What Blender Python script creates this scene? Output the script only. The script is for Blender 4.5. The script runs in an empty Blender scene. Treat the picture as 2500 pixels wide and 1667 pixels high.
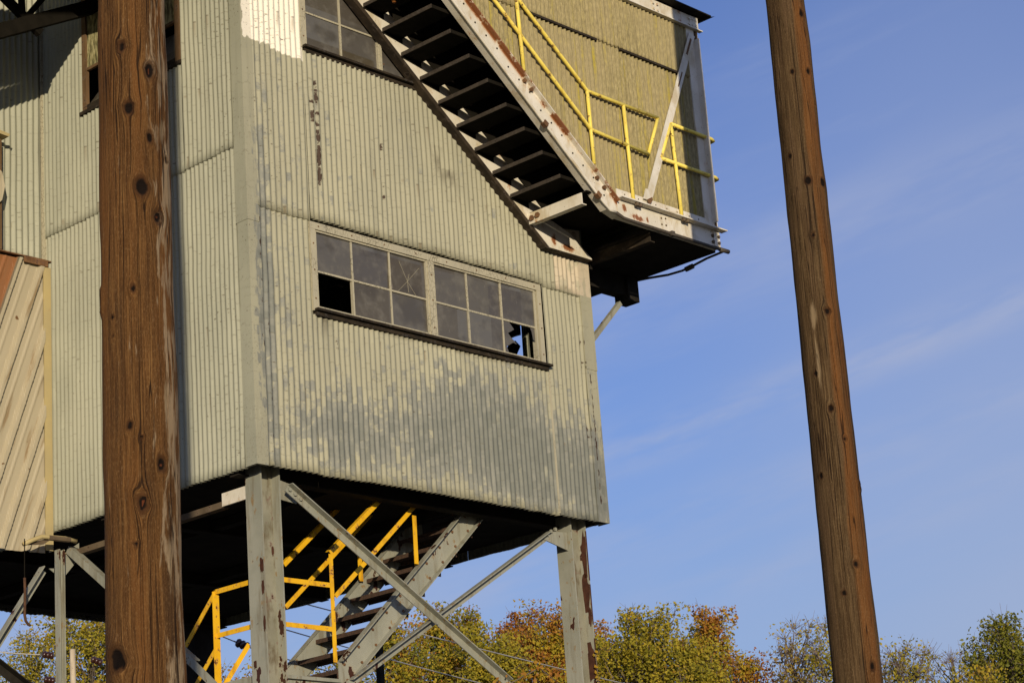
import bpy, math, random
import numpy as np
from mathutils import Vector, Matrix
random.seed(7); rng = np.random.default_rng(11)
S = bpy.context.scene; COL = S.collection
R = math.radians

# ------------------------------------------------------------------ camera model (measured from vanishing lines)
F, PITCH, ROLL, YAW = 5476.1, 0.302987, 0.0746091, 0.7352315
EYE = np.array([0, 0, 1.65])
_cp, _sp, _cr, _sr = math.cos(PITCH), math.sin(PITCH), math.cos(ROLL), math.sin(ROLL)
def ray(px, py):
    u = (px-1250)/F; v = (833.5-py)/F
    X = u*_cr+v*_sr; Z = -u*_sr+v*_cr
    return np.array([X, _cp-Z*_sp, _sp+Z*_cp])
AX = np.array([math.sin(YAW), math.cos(YAW), 0]); BX = np.array([-math.cos(YAW), math.sin(YAW), 0])
C0 = EYE+ray(628, 1130)*19.6
ZB = float(C0[2])                      # bottom of the tower cladding
ORG = np.array([C0[0], C0[1], 0.])
THETA = math.atan2(AX[1], AX[0])
def W(a, b, z): return ORG+a*AX+b*BX+np.array([0, 0, z])
def onb(px, py, b=0.):                 # where a sight line meets the plane b = const of the tower
    r = ray(px, py); o = EYE-ORG
    P = o+r*((b-o@BX)/(r@BX)); return float(P@AX), float(P[2])
def ona(px, py, a=0.):
    r = ray(px, py); o = EYE-ORG
    P = o+r*((a-o@AX)/(r@AX)); return float(P@BX), float(P[2])
def atd(px, py, d):                    # point at forward distance d
    r = ray(px, py); return EYE+r*(d/r[1])

# ------------------------------------------------------------------ node kit
class NK:
    def __init__(s, tree): s.t = tree; s._o = None
    def n(s, typ, **kw):
        nd = s.t.nodes.new(typ)
        for k, v in kw.items(): setattr(nd, k, v)
        return nd
    def put(s, sock, v):
        if isinstance(v, bpy.types.NodeSocket): s.t.links.new(v, sock)
        elif v is not None:
            if sock.type == 'RGBA' and len(v) == 3: v = (*v, 1)
            sock.default_value = v
    @property
    def obj(s):
        if s._o is None: s._o = s.n('ShaderNodeTexCoord').outputs['Object']
        return s._o
    def attr(s, name): return s.n('ShaderNodeAttribute', attribute_name=name).outputs['Fac']
    def sep(s, v):
        nd = s.n('ShaderNodeSeparateXYZ'); s.put(nd.inputs[0], v); return nd.outputs[0], nd.outputs[1], nd.outputs[2]
    def comb(s, x, y, z=0.):
        nd = s.n('ShaderNodeCombineXYZ')
        for i, q in enumerate((x, y, z)): s.put(nd.inputs[i], q)
        return nd.outputs[0]
    def m(s, op, a, b=None, c=None, clamp=False):
        nd = s.n('ShaderNodeMath', operation=op, use_clamp=clamp)
        s.put(nd.inputs[0], a)
        if b is not None: s.put(nd.inputs[1], b)
        if c is not None: s.put(nd.inputs[2], c)
        return nd.outputs[0]
    def scale(s, v, sc):
        nd = s.n('ShaderNodeVectorMath', operation='MULTIPLY'); s.put(nd.inputs[0], v)
        nd.inputs[1].default_value = sc if hasattr(sc, '__len__') else (sc, sc, sc); return nd.outputs[0]
    def vadd(s, a, b):
        nd = s.n('ShaderNodeVectorMath', operation='ADD'); s.put(nd.inputs[0], a); s.put(nd.inputs[1], b); return nd.outputs[0]
    def noise(s, v, sc=1., det=3., rough=.55, color=False):
        nd = s.n('ShaderNodeTexNoise'); s.put(nd.inputs['Vector'], s.scale(v, sc))
        nd.inputs['Scale'].default_value = 1; nd.inputs['Detail'].default_value = det; nd.inputs['Roughness'].default_value = rough
        return nd.outputs['Color' if color else 'Fac']
    def vor(s, v, sc=1., feature='F1', out='Distance', rnd=1., dim='3D'):
        nd = s.n('ShaderNodeTexVoronoi', feature=feature, voronoi_dimensions=dim)
        s.put(nd.inputs['Vector'], s.scale(v, sc)); nd.inputs['Scale'].default_value = 1
        nd.inputs['Randomness'].default_value = rnd; return nd.outputs[out]
    def ss(s, x, lo, hi, a=0., b=1.):
        nd = s.n('ShaderNodeMapRange', interpolation_type='SMOOTHSTEP')
        for i, q in enumerate((x, lo, hi, a, b)): s.put(nd.inputs[i], q)
        return nd.outputs[0]
    def mix(s, f, a, b, mode='MIX'):
        nd = s.n('ShaderNodeMix', data_type='RGBA', blend_type=mode)
        s.put(nd.inputs[0], f); s.put(nd.inputs[6], a); s.put(nd.inputs[7], b); return nd.outputs[2]
    def ramp(s, f, stops):
        nd = s.n('ShaderNodeValToRGB'); s.put(nd.inputs[0], f); e = nd.color_ramp.elements
        while len(e) < len(stops): e.new(.5)
        for q, (p, c) in zip(e, stops): q.position = p; q.color = (*c, 1)
        return nd.outputs[0]
def material(name, fn):
    m = bpy.data.materials.new(name); m.use_nodes = True; t = m.node_tree; t.nodes.clear()
    k = NK(t); out = t.nodes.new('ShaderNodeOutputMaterial'); p = t.nodes.new('ShaderNodeBsdfPrincipled')
    r = fn(k)
    k.put(p.inputs['Base Color'], r['c']); k.put(p.inputs['Roughness'], r.get('r', .7))
    p.inputs['Specular IOR Level'].default_value = r.get('spec', .3)
    if 'metal' in r: k.put(p.inputs['Metallic'], r['metal'])
    if 'h' in r:
        b = t.nodes.new('ShaderNodeBump'); b.inputs['Strength'].default_value = r.get('bs', .5)
        b.inputs['Distance'].default_value = r.get('bd', .01); k.put(b.inputs['Height'], r['h'])
        t.links.new(b.outputs[0], p.inputs['Normal'])
    surf = p.outputs[0]
    if r.get('trans'):
        tr = t.nodes.new('ShaderNodeBsdfTranslucent'); k.put(tr.inputs[0], r['c'])
        mx = t.nodes.new('ShaderNodeMixShader'); mx.inputs[0].default_value = r['trans']
        t.links.new(surf, mx.inputs[1]); t.links.new(tr.outputs[0], mx.inputs[2]); surf = mx.outputs[0]
    t.links.new(surf, out.inputs[0]); return m

# ---- cladding paint: cream paint that alligators, chalks to grey and peels to dark metal
def paint(lines=(), grey=(), white=False, c1=(.366, .352, .246), c2=(.312, .302, .215), patch=None, drips=()):
    def fn(k):
        x, y, z = k.sep(k.obj); u = k.m('ADD', x, y)
        uv = k.comb(u, z)
        col = k.mix(k.ss(k.noise(uv, (1.3, .7, 1), 4), .35, .65), c1, c2)
        streak = k.noise(uv, (16, .55, 1), 4, .6)
        col = k.mix(k.m('MULTIPLY', k.ss(streak, .5, .75), .45), col, tuple(q*.66 for q in c1))
        # paint breaks across each ridge: every ridge has its own irregular run of short level cracks
        ridge = k.m('FLOOR', k.m('DIVIDE', u, .0645))
        wn = k.n('ShaderNodeTexWhiteNoise', noise_dimensions='1D'); k.put(wn.inputs['W'], ridge); r0 = wn.outputs['Value']
        zj = k.m('ADD', k.m('MULTIPLY', z, 11.5), k.m('MULTIPLY', r0, 17.))
        zj = k.m('ADD', zj, k.m('MULTIPLY', k.m('SUBTRACT', k.noise(uv, (14, 7, 1), 3, .6), .5), 1.7))
        fz = k.m('FRACT', zj); d = k.m('MINIMUM', fz, k.m('SUBTRACT', 1., fz))
        wn2 = k.n('ShaderNodeTexWhiteNoise', noise_dimensions='3D'); k.put(wn2.inputs['Vector'], k.comb(ridge, k.m('FLOOR', k.m('ADD', zj, .5)))); keep = wn2.outputs['Value']
        wn3 = k.n('ShaderNodeTexWhiteNoise', noise_dimensions='3D'); k.put(wn3.inputs['Vector'], k.comb(ridge, k.m('FLOOR', zj), 5.)); cr, cg, cb = k.sep(wn3.outputs['Color'])
        # chalked grey areas
        g = k.m('MULTIPLY', k.noise(uv, (1.1, .8, 1), 3), .34)
        for (gu, gz, wu, wz, st) in grey:
            du = k.m('DIVIDE', k.m('SUBTRACT', u, gu), wu); dz = k.m('DIVIDE', k.m('SUBTRACT', z, gz), wz)
            r2 = k.m('ADD', k.m('MULTIPLY', du, du), k.m('MULTIPLY', dz, dz))
            g = k.m('ADD', g, k.m('MULTIPLY', k.m('POWER', 2.718, k.m('MULTIPLY', r2, -1.)), st))
        g = k.m('ADD', g, k.m('MULTIPLY', k.m('SUBTRACT', cr, .5), .30)); g = k.m('ADD', g, k.m('MULTIPLY', k.m('SUBTRACT', r0, .5), .22))
        g = k.m('ADD', g, k.m('MULTIPLY', k.m('SUBTRACT', k.noise(uv, (19, 4.2, 1), 7, .75), .5), 1.5))
        gm = k.ss(g, .40, .58)
        gcol = k.mix(k.m('ADD', k.m('MULTIPLY', cg, .25), k.m('MULTIPLY', streak, .75)), (.098, .108, .095), (.212, .220, .190))
        gcol = k.mix(k.ss(g, .9, .55, 0., .5), gcol, (.27, .27, .23))
        if grey: col = k.mix(k.m('MULTIPLY', gm, .92), col, gcol)
        bloom = k.ss(k.noise(uv, (13, 2.2, 1), 5, .65), .57, .72)
        col = k.mix(k.m('MULTIPLY', bloom, .38), col, tuple(q*1.22 for q in c1))
        if patch:
            pm = k.m('MULTIPLY', k.ss(k.m('ADD', u, k.m('MULTIPLY', k.noise(uv, 14, 2), .03)), patch[0], patch[0]+.02), k.ss(z, patch[1], patch[1]+.01))
            col = k.mix(k.m('MULTIPLY', pm, k.ss(k.noise(uv, (22, 4, 1), 3), .38, .5, .35, 1.)), col, (.52, .45, .33))
        if white:
            ed = k.m('ADD', k.m('MULTIPLY', k.noise(uv, (17, 3, 1), 3), .16), k.m('MULTIPLY', k.ss(u, .2, .5), -.05))
            zz = k.m('SUBTRACT', z, ed); uu = k.m('ADD', u, k.m('MULTIPLY', k.noise(uv, (4, 9, 1), 3), .08))
            wm = k.m('MULTIPLY', k.ss(zz, 10.655, 10.67), k.m('MULTIPLY', k.ss(uu, .02, .035), k.ss(u, .735, .725)))
            col = k.mix(wm, col, k.mix(streak, (.86, .82, .70), (.74, .69, .56)))
        crack = k.m('MULTIPLY', k.ss(d, .012, .055, 1., 0.), k.m('MULTIPLY', k.ss(keep, .35, .75), k.ss(k.noise(uv, (2.2, 2.2, 1), 3), .3, .62, .3, 1.)))
        col = k.mix(k.m('MULTIPLY', crack, .42), col, (.12, .105, .07))
        # fasteners on every third ridge, each with its own short rust run
        fu = k.m('ABSOLUTE', k.m('SUBTRACT', k.m('FRACT', k.m('DIVIDE', u, .0645*3)), .167))
        for zf in (6.80, 7.42, 8.05, 9.14, 9.78, 10.42, 11.1):
            wnf = k.n('ShaderNodeTexWhiteNoise', noise_dimensions='2D'); k.put(wnf.inputs['Vector'], k.comb(k.m('FLOOR', k.m('DIVIDE', u, .0645*3)), zf)); rv, gv, bv = k.sep(wnf.outputs['Color'])
            dz = k.m('SUBTRACT', k.m('ADD', zf, k.m('MULTIPLY', k.m('SUBTRACT', gv, .5), .03)), z)
            dot = k.m('MULTIPLY', k.m('MULTIPLY', k.ss(fu, .045, .025), k.ss(rv, .3, .45)), k.ss(k.m('ABSOLUTE', dz), .010, .005))
            run = k.m('MULTIPLY', k.m('MULTIPLY', k.ss(fu, .045, .01), k.ss(dz, -.004, .006)), k.m('MULTIPLY', k.ss(k.m('DIVIDE', dz, k.m('ADD', .03, k.m('MULTIPLY', rv, .22))), 1., .2), k.ss(bv, .45, .8)))
            col = k.mix(k.m('MULTIPLY', run, .5), col, (.17, .12, .065)); col = k.mix(k.m('MULTIPLY', dot, .55), col, (.075, .055, .035))
        # fine flakes
        fl = k.m('ADD', k.noise(uv, (85, 42, 1), 2, .5), k.ss(u, .95, .15, 0., .055)); big = k.m('ADD', k.m('MULTIPLY', k.noise(uv, (23, 10, 1), 6, .72), .82), k.m('MULTIPLY', k.noise(uv, (5, 2.3, 1), 2, .5), .20))
        th = .735
        hl = 0.
        for (lu, w, z0, z1, st) in lines:
            q = k.m('SUBTRACT', 1., k.m('DIVIDE', k.m('ABSOLUTE', k.m('SUBTRACT', u, lu)), w), clamp=True)
            q = k.m('MULTIPLY', q, k.m('MULTIPLY', k.ss(z, z0, z0+.12), k.ss(z, z1, z1-.12)))
            hl = k.m('MAXIMUM', hl, k.m('MULTIPLY', q, st)) if not isinstance(hl, float) else k.m('MULTIPLY', q, st)
        T = k.m('SUBTRACT', th, k.m('MULTIPLY', hl, .24)) if not isinstance(hl, float) else th
        sp = k.ss(k.m('SUBTRACT', big, T), 0., .03)
        sp2 = k.m('MULTIPLY', k.ss(fl, .68, .74), k.ss(k.noise(uv, (2.2, 1.4, 1), 3), .40, .58))
        for (du0, dz0, dw, dl) in drips:
            q = k.m('MULTIPLY', k.m('SUBTRACT', 1., k.m('DIVIDE', k.m('ABSOLUTE', k.m('SUBTRACT', u, du0)), dw), clamp=True),
                    k.m('MULTIPLY', k.ss(z, dz0-dl, dz0), k.ss(z, dz0+.02, dz0)))
            col = k.mix(k.m('MULTIPLY', k.m('MULTIPLY', q, k.ss(k.noise(uv, (30, 4, 1), 3), .35, .65)), .85), col, (.05, .038, .022))
        col = k.mix(k.m('MULTIPLY', sp2, .75), col, (.085, .07, .045))
        col = k.mix(sp, col, k.mix(k.noise(uv, 60, 1), (.03, .018, .011), (.075, .045, .027)))
        h = k.m('SUBTRACT', k.m('MULTIPLY', crack, -.7), k.m('MULTIPLY', sp, .8)); h = k.m('ADD', h, k.m('MULTIPLY', fl, .15))
        return dict(c=col, r=.62, h=h, bs=.35, bd=.004, spec=.25)
    return fn
M = {}
M['paint_front'] = material('cream paint on front sheets', paint(
    lines=[(.86, .055, 9.35, 10.6, 1.0), (.80, .06, 10.0, 10.45, 1.05), (.20, .05, 6.7, 9.1, .85), (.12, .05, 7.6, 9.2, .8), (1.70, .03, 9.4, 10.6, .72), (2.5, .03, 9.4, 10.2, .62),
           (4.555, .028, 6.75, 8.3, 1.25), (4.49, .03, 7.3, 8.9, .8), (3.95, .03, 6.7, 8.2, .95), (1.02, .035, 6.7, 8.1, .7), (1.55, .03, 6.7, 8.0, .66), (.45, .35, 10.70, 10.95, .82), (.33, .2, 8.95, 9.2, .8),
           (2.0, 1.0, 6.68, 6.95, .55), (3.5, .9, 6.65, 6.9, .5)],
    grey=[(2.9, 7.42, 1.0, .55, .62), (3.75, 7.15, .7, .6, .46), (1.7, 7.25, .9, .45, .27), (.95, 7.0, .5, .35, .22), (3.0, 6.95, 1.7, .3, .22), (3.3, 8.0, .8, .2, .12), (1.0, 9.7, .5, .7, .10), (.45, 8.3, .4, .9, .15), (1.1, 7.15, .5, .35, .22), (.20, 7.7, .11, 1.2, .42), (4.45, 6.95, .38, .75, .52), (.16, 9.2, .07, .8, .30), (.085, 8.2, .045, 1.6, .36), (.2, 6.9, .1, .5, .1)],
    white=True, patch=(4.14, 9.07), drips=[(2.62, 10.02, .16, .4), (2.45, 10.25, .12, .5), (.85, 8.13, .13, .22), (1.9, 8.16, .5, .07), (2.9, 8.15, 1.0, .06)]))
M['paint_side'] = material('cream paint on side sheets', paint(lines=[(2.4, .05, 10.5, 11.6, .75), (2.62, .2, 9.64, 9.95, .55), (.75, .5, 9.6, 9.8, .4)], grey=[], c1=(.372, .374, .285), c2=(.32, .324, .248)))
def trim(c=(.365, .362, .268), flake=.5, grey=.45):
    def fn(k):
        o = k.obj; col = k.mix(k.noise(o, 3, 4), tuple(q*.82 for q in c), tuple(q*1.1 for q in c))
        v = k.vadd(k.scale(o, (34, 34, 17)), k.scale(k.noise(o, 18, 2, color=True), .8))
        d = k.vor(v, 1, 'DISTANCE_TO_EDGE', 'Distance', 1.)
        cr = k.m('MULTIPLY', k.ss(d, .01, .09, 1., 0.), k.ss(k.noise(o, (4, 4, 2), 3), .4, .62))
        col = k.mix(k.m('MULTIPLY', cr, flake), col, (.09, .08, .05))
        fl = k.ss(k.noise(o, (55, 55, 28), 3), .68, .73)
        gy = k.ss(k.m('ADD', k.noise(o, (5, 5, 1.5), 4), k.m('MULTIPLY', k.noise(o, 70, 1), .2)), .62, .72)
        col = k.mix(k.m('MULTIPLY', gy, grey), col, (.23, .235, .21))
        col = k.mix(k.m('MULTIPLY', fl, flake), col, (.06, .045, .028))
        return dict(c=col, r=.6, h=d, bs=.2, bd=.003, spec=.25)
    return fn
M['trim'] = material('cream trim paint', trim()); M['frame'] = material('window frame paint', trim((.43, .395, .28), .7, .15))
def glassf(k):
    o = k.obj; x, y, z = k.sep(o); u = k.m('ADD', x, y)
    cell = k.comb(k.m('FLOOR', k.m('DIVIDE', k.m('SUBTRACT', u, .80), .47)), k.m('FLOOR', k.m('DIVIDE', k.m('SUBTRACT', z, 8.255), .34)))
    wn = k.n('ShaderNodeTexWhiteNoise'); k.put(wn.inputs['Vector'], cell); r, g, b = k.sep(wn.outputs['Color'])
    base = k.mix(r, (.125, .125, .122), (.060, .050, .040)); base = k.mix(k.m('MULTIPLY', g, .6), base, (.085, .070, .040))
    dirt = k.noise(o, (6, 6, 6), 5, .65); base = k.mix(k.ss(dirt, .44, .72, 0., .6), base, (.165, .155, .13)); base = k.mix(k.ss(k.noise(o, (2.2, 2.2, 3.), 3), .52, .66, 0., .55), base, (.045, .038, .028))
    st = k.m('MULTIPLY', k.ss(k.noise(o, (60, 60, 7), 3), .70, .76), .5); base = k.mix(st, base, (.30, .27, .22))
    sp = k.ss(k.noise(o, 42, 3), .70, .78); base = k.mix(k.m('MULTIPLY', sp, .6), base, (.03, .026, .02))
    return dict(c=base, r=k.ss(dirt, .3, .7, .28, .5), spec=.5)
M['glass'] = material('grimy window glass', glassf)
def simple(c1, c2, sc=6., r=.75, spots=None, spot_sc=9., spot_lo=.62, spot_hi=.66, fine=0., h=None, spec=.3, dirt=None, bs=.3):
    def fn(k):
        o = k.obj; col = k.mix(k.ss(k.noise(o, sc, 5, .6), .3, .7), c1, c2)
        if fine: col = k.mix(k.m('MULTIPLY', k.ss(k.noise(o, 160, 2), .35, .65), fine), col, tuple(q*.35 for q in c1))
        if dirt: col = k.mix(k.m('MULTIPLY', k.ss(k.noise(o, (7, 7, 2.5), 5, .65), .5, .68), dirt[1]), col, dirt[0])
        if spots:
            n1 = k.m('ADD', k.noise(o, spot_sc, 5, .62), k.m('MULTIPLY', k.noise(o, spot_sc*5, 2), .05))
            col = k.mix(k.m('MULTIPLY', k.ss(n1, spot_lo-.04, spot_hi), .6), col, tuple(min(1, q*2.2+.05) for q in spots))
            col = k.mix(k.ss(n1, spot_lo+.03, spot_hi+.02), col, spots)
        return dict(c=col, r=r, spec=spec, h=k.noise(o, h or 40, 4), bs=bs, bd=.004)
    return fn
def steelf(k):
    o = k.obj; col = k.mix(k.ss(k.noise(o, 2.5, 5, .6), .3, .7), (.245, .25, .20), (.31, .31, .25))
    col = k.mix(k.m('MULTIPLY', k.ss(k.noise(o, (11, 11, 1.2), 5, .65), .5, .68), .6), col, (.15, .125, .075))
    col = k.mix(k.m('MULTIPLY', k.ss(k.noise(o, (16, 16, 10), 4, .6), .60, .70), .8), col, (.24, .15, .055))
    n1 = k.m('ADD', k.noise(o, (6.5, 6.5, 3.2), 4, .6), k.m('MULTIPLY', k.noise(o, 38, 2), .06))
    col = k.mix(k.ss(n1, .655, .67, 0., .75), col, (.33, .29, .20)); pe = k.ss(n1, .675, .682)
    col = k.mix(pe, col, (.050, .018, .010)); sp = k.ss(k.noise(o, 30, 3), .70, .73); col = k.mix(k.m('MULTIPLY', sp, .8), col, (.07, .045, .025))
    return dict(c=col, r=.55, spec=.3, h=k.m('SUBTRACT', k.m('MULTIPLY', k.noise(o, 30, 4), .4), pe), bs=.4, bd=.004)
M['steel'] = material('grey green painted steel', steelf)
M['orange_rust'] = material('orange rust bloom', simple((.30, .11, .028), (.42, .22, .08), 22, .85, (.16, .05, .015), 16, .55, .62))
M['peel'] = material('dark red rust', simple((.040, .014, .008), (.075, .028, .014), 15, .9))
M['steel_stained'] = material('rust streaked steel', simple((.20, .195, .14), (.27, .26, .195), 3, .6, (.055, .022, .012), 7, .63, .66, dirt=((.10, .072, .035), .8)))
def whitef(edge, blobs=()):
    def fn(k):
        o = k.obj; col = k.mix(k.ss(k.noise(o, 2.2, 5, .6), .3, .7), (.60, .56, .45), (.74, .70, .60))
        col = k.mix(k.m('MULTIPLY', k.ss(k.noise(o, (5, 5, 2.5), 5, .65), .46, .66), .65), col, (.45, .36, .20))
        n1 = k.noise(o, (5.5, 5.5, 4.), 5, .65); r_ = k.ss(n1, .61, .72)
        if edge:
            x, y, z = k.sep(o); zz = k.m('ADD', z, 9.45); xx = k.m('ADD', x, 3.7)
            d = k.m('SUBTRACT', zz, k.m('SUBTRACT', 11.366, k.m('MULTIPLY', k.m('SUBTRACT', xx, 2.113), .806)))
            q = k.m('MULTIPLY', k.ss(d, -.085, -.02), k.ss(k.noise(o, (4, 4, 4), 5, .7), .44, .56))
            r_ = k.m('MAXIMUM', r_, q)
        for bx_, bz_, rx, rz in blobs:
            x, y, z = k.sep(o); dx = k.m('DIVIDE', k.m('SUBTRACT', x, bx_), rx); dz = k.m('DIVIDE', k.m('SUBTRACT', z, bz_), rz)
            q = k.m('POWER', 2.718, k.m('MULTIPLY', k.m('ADD', k.m('MULTIPLY', dx, dx), k.m('MULTIPLY', dz, dz)), -1.))
            r_ = k.m('MAXIMUM', r_, k.ss(k.m('ADD', q, k.m('MULTIPLY', k.m('SUBTRACT', k.noise(o, (24, 24, 15), 5, .7), .5), 1.5)), .38, .85, 0., .9))
        col = k.mix(k.m('MULTIPLY', r_, .85), col, (.42, .19, .05)); col = k.mix(k.ss(r_, .55, .95, 0., .85), col, (.19, .055, .014))
        col = k.mix(k.ss(k.noise(o, 34, 3), .71, .735), col, (.05, .03, .02))
        return dict(c=col, r=.5, spec=.3, h=k.noise(o, 40, 3), bs=.2, bd=.003)
    return fn
M['white'] = material('white painted steel', whitef(False)); M['white_foot'] = material('white stair paint rusting at the foot', whitef(False, [(.60, .075, .14, .05), (.37, .12, .045, .08), (-.4, .95, .2, .1)])); M['white_beam'] = material('white beam paint with rust bloom', whitef(False, [(-.37, .135, .13, .045), (-.56, .2, .05, .06), (-.2, .15, .03, .05)]))
M['white_stair'] = material('white stair paint with rusty edge', whitef(True))
M['stain'] = material('dark oily steel', simple((.018, .013, .008), (.05, .035, .020), 6, .8, (.02, .012, .006), 12))
M['rust'] = material('rusty steel', simple((.10, .05, .022), (.19, .10, .045), 12, .85, (.05, .02, .01), 20))
M['darkflange'] = material('brown stained steel', simple((.085, .06, .035), (.14, .105, .065), 5, .8, (.05, .028, .015), 12))
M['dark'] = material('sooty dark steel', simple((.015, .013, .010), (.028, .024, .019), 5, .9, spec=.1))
M['tread'] = material('dark tread plate', simple((.040, .032, .024), (.065, .051, .038), 14, .85, (.02, .015, .01), 25, fine=.5)); M['shadow'] = material('soot black underside', simple((.009, .008, .006), (.014, .012, .009), 8, .95, spec=.05)); M['shaded'] = material('dull orange pipe', simple((.20, .065, .012), (.28, .10, .02), 9, .7))  # last two carry shade in their colour: undersides and gaps, inner rail
M['lowtread'] = material('rusty grating tread', simple((.055, .035, .024), (.11, .062, .038), 30, .85, fine=.7))
M['wood_dark'] = material('weathered dark timber', simple((.014, .010, .006), (.036, .026, .015), (9, 9, 30), .9, (.010, .007, .005), 20))
M['wood_brown'] = material('brown timber', simple((.10, .058, .026), (.15, .09, .042), (20, 20, 4), .85, (.05, .03, .015), 14))
M['yellow'] = material('deep yellow paint', simple((.74, .40, .008), (.80, .46, .012), 5, .55, (.13, .05, .012), 16, .63, .655, dirt=((.42, .19, .012), .7)))
M['pipe'] = material('pale yellow pipe paint', simple((.84, .66, .11), (.88, .72, .15), 6, .5, (.13, .065, .02), 17, .635, .66, dirt=((.58, .39, .05), .6)))
M['tan'] = material('tan flashing', simple((.46, .37, .17), (.40, .33, .17), 3, .6, (.16, .09, .03), 12, .69, .71))
M['porcelain'] = material('brown porcelain', lambda k: dict(c=(.04, .014, .008), r=.25, spec=.6))
M['wire'] = material('aluminium wire', lambda k: dict(c=(.42, .40, .37), r=.5))
M['conduit'] = material('dark conduit', simple((.055, .045, .035), (.09, .075, .055), 9, .7))
M['rod'] = material('rusty rod', simple((.06, .028, .015), (.10, .05, .025), 20, .85))
M['lightwood'] = material('bleached pole wood', simple((.50, .42, .30), (.38, .31, .21), (14, 14, 2), .85, (.08, .06, .04), 9, .66, .68))
def lichen(k):
    o = k.obj; x, y, z = k.sep(o)
    v = k.comb(x, z)
    sp = k.noise(v, (70, 15, 1), 6, .75)
    col = k.ramp(sp, [(.25, (.115, .095, .045)), (.5, (.285, .24, .12)), (.75, (.47, .40, .215))])
    patch = k.ss(k.noise(v, (.9, .5, 1), 4), .4, .6); col = k.mix(k.m('MULTIPLY', patch, .45), col, (.33, .275, .155))
    col = k.mix(k.m('MULTIPLY', k.ss(k.noise(v, (22, .8, 1), 4, .6), .52, .72), .6), col, (.15, .125, .065))
    st = k.noise(v, (13, .45, 1), 5, .62)
    d = k.m('DIVIDE', k.m('SUBTRACT', x, 4.15), .42); band = k.m('POWER', 2.718, k.m('MULTIPLY', k.m('MULTIPLY', d, d), -1.))
    q = k.m('ADD', k.m('MULTIPLY', band, .36), k.m('ADD', st, k.m('MULTIPLY', k.ss(z, 11.6, 10.), .07)))
    gm = k.ss(k.m('ADD', q, k.m('MULTIPLY', k.m('SUBTRACT', sp, .5), .35)), .59, .80)
    col = k.mix(k.m('MULTIPLY', gm, .9), col, k.mix(sp, (.24, .19, .012), (.46, .38, .04)))
    return dict(c=col, r=.9, h=sp, bs=.5, bd=.006, spec=.1)
M['lichen'] = material('lichened fibre cement', lichen)
CHS = -.595
def chutef(k):
    o = k.obj; x, y, z = k.sep(o)
    s = k.m('SUBTRACT', k.m('MULTIPLY', x, .94), k.m('MULTIPLY', z, .34)); t = k.m('ADD', k.m('MULTIPLY', x, .34), k.m('MULTIPLY', z, .94))
    v = k.comb(s, t)
    col = k.mix(k.noise(v, (6, .6, 1), 4), (.46, .405, .285), (.36, .315, .215))
    col = k.mix(k.m('MULTIPLY', k.ss(k.noise(v, (14, 1.3, 1), 4), .54, .70), .75), col, (.22, .14, .06))
    dk = k.ss(k.m('ABSOLUTE', k.m('SUBTRACT', s, CHS)), .012, .004); col = k.mix(k.m('MULTIPLY', dk, .7), col, (.05, .035, .02)); rz = k.m('MULTIPLY', k.ss(s, CHS, CHS-.012), k.ss(z, 1.4, 2.1)); col = k.mix(k.m('MULTIPLY', rz, .9), col, k.mix(k.noise(v, (20, 2, 1), 3), (.30, .10, .022), (.17, .075, .03)))
    col = k.mix(k.ss(k.noise(o, 11, 3), .70, .74), col, (.14, .075, .03))
    return dict(c=col, r=.5, spec=.35)
M['chute'] = material('stained beige ribbed sheet', chutef)
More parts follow.
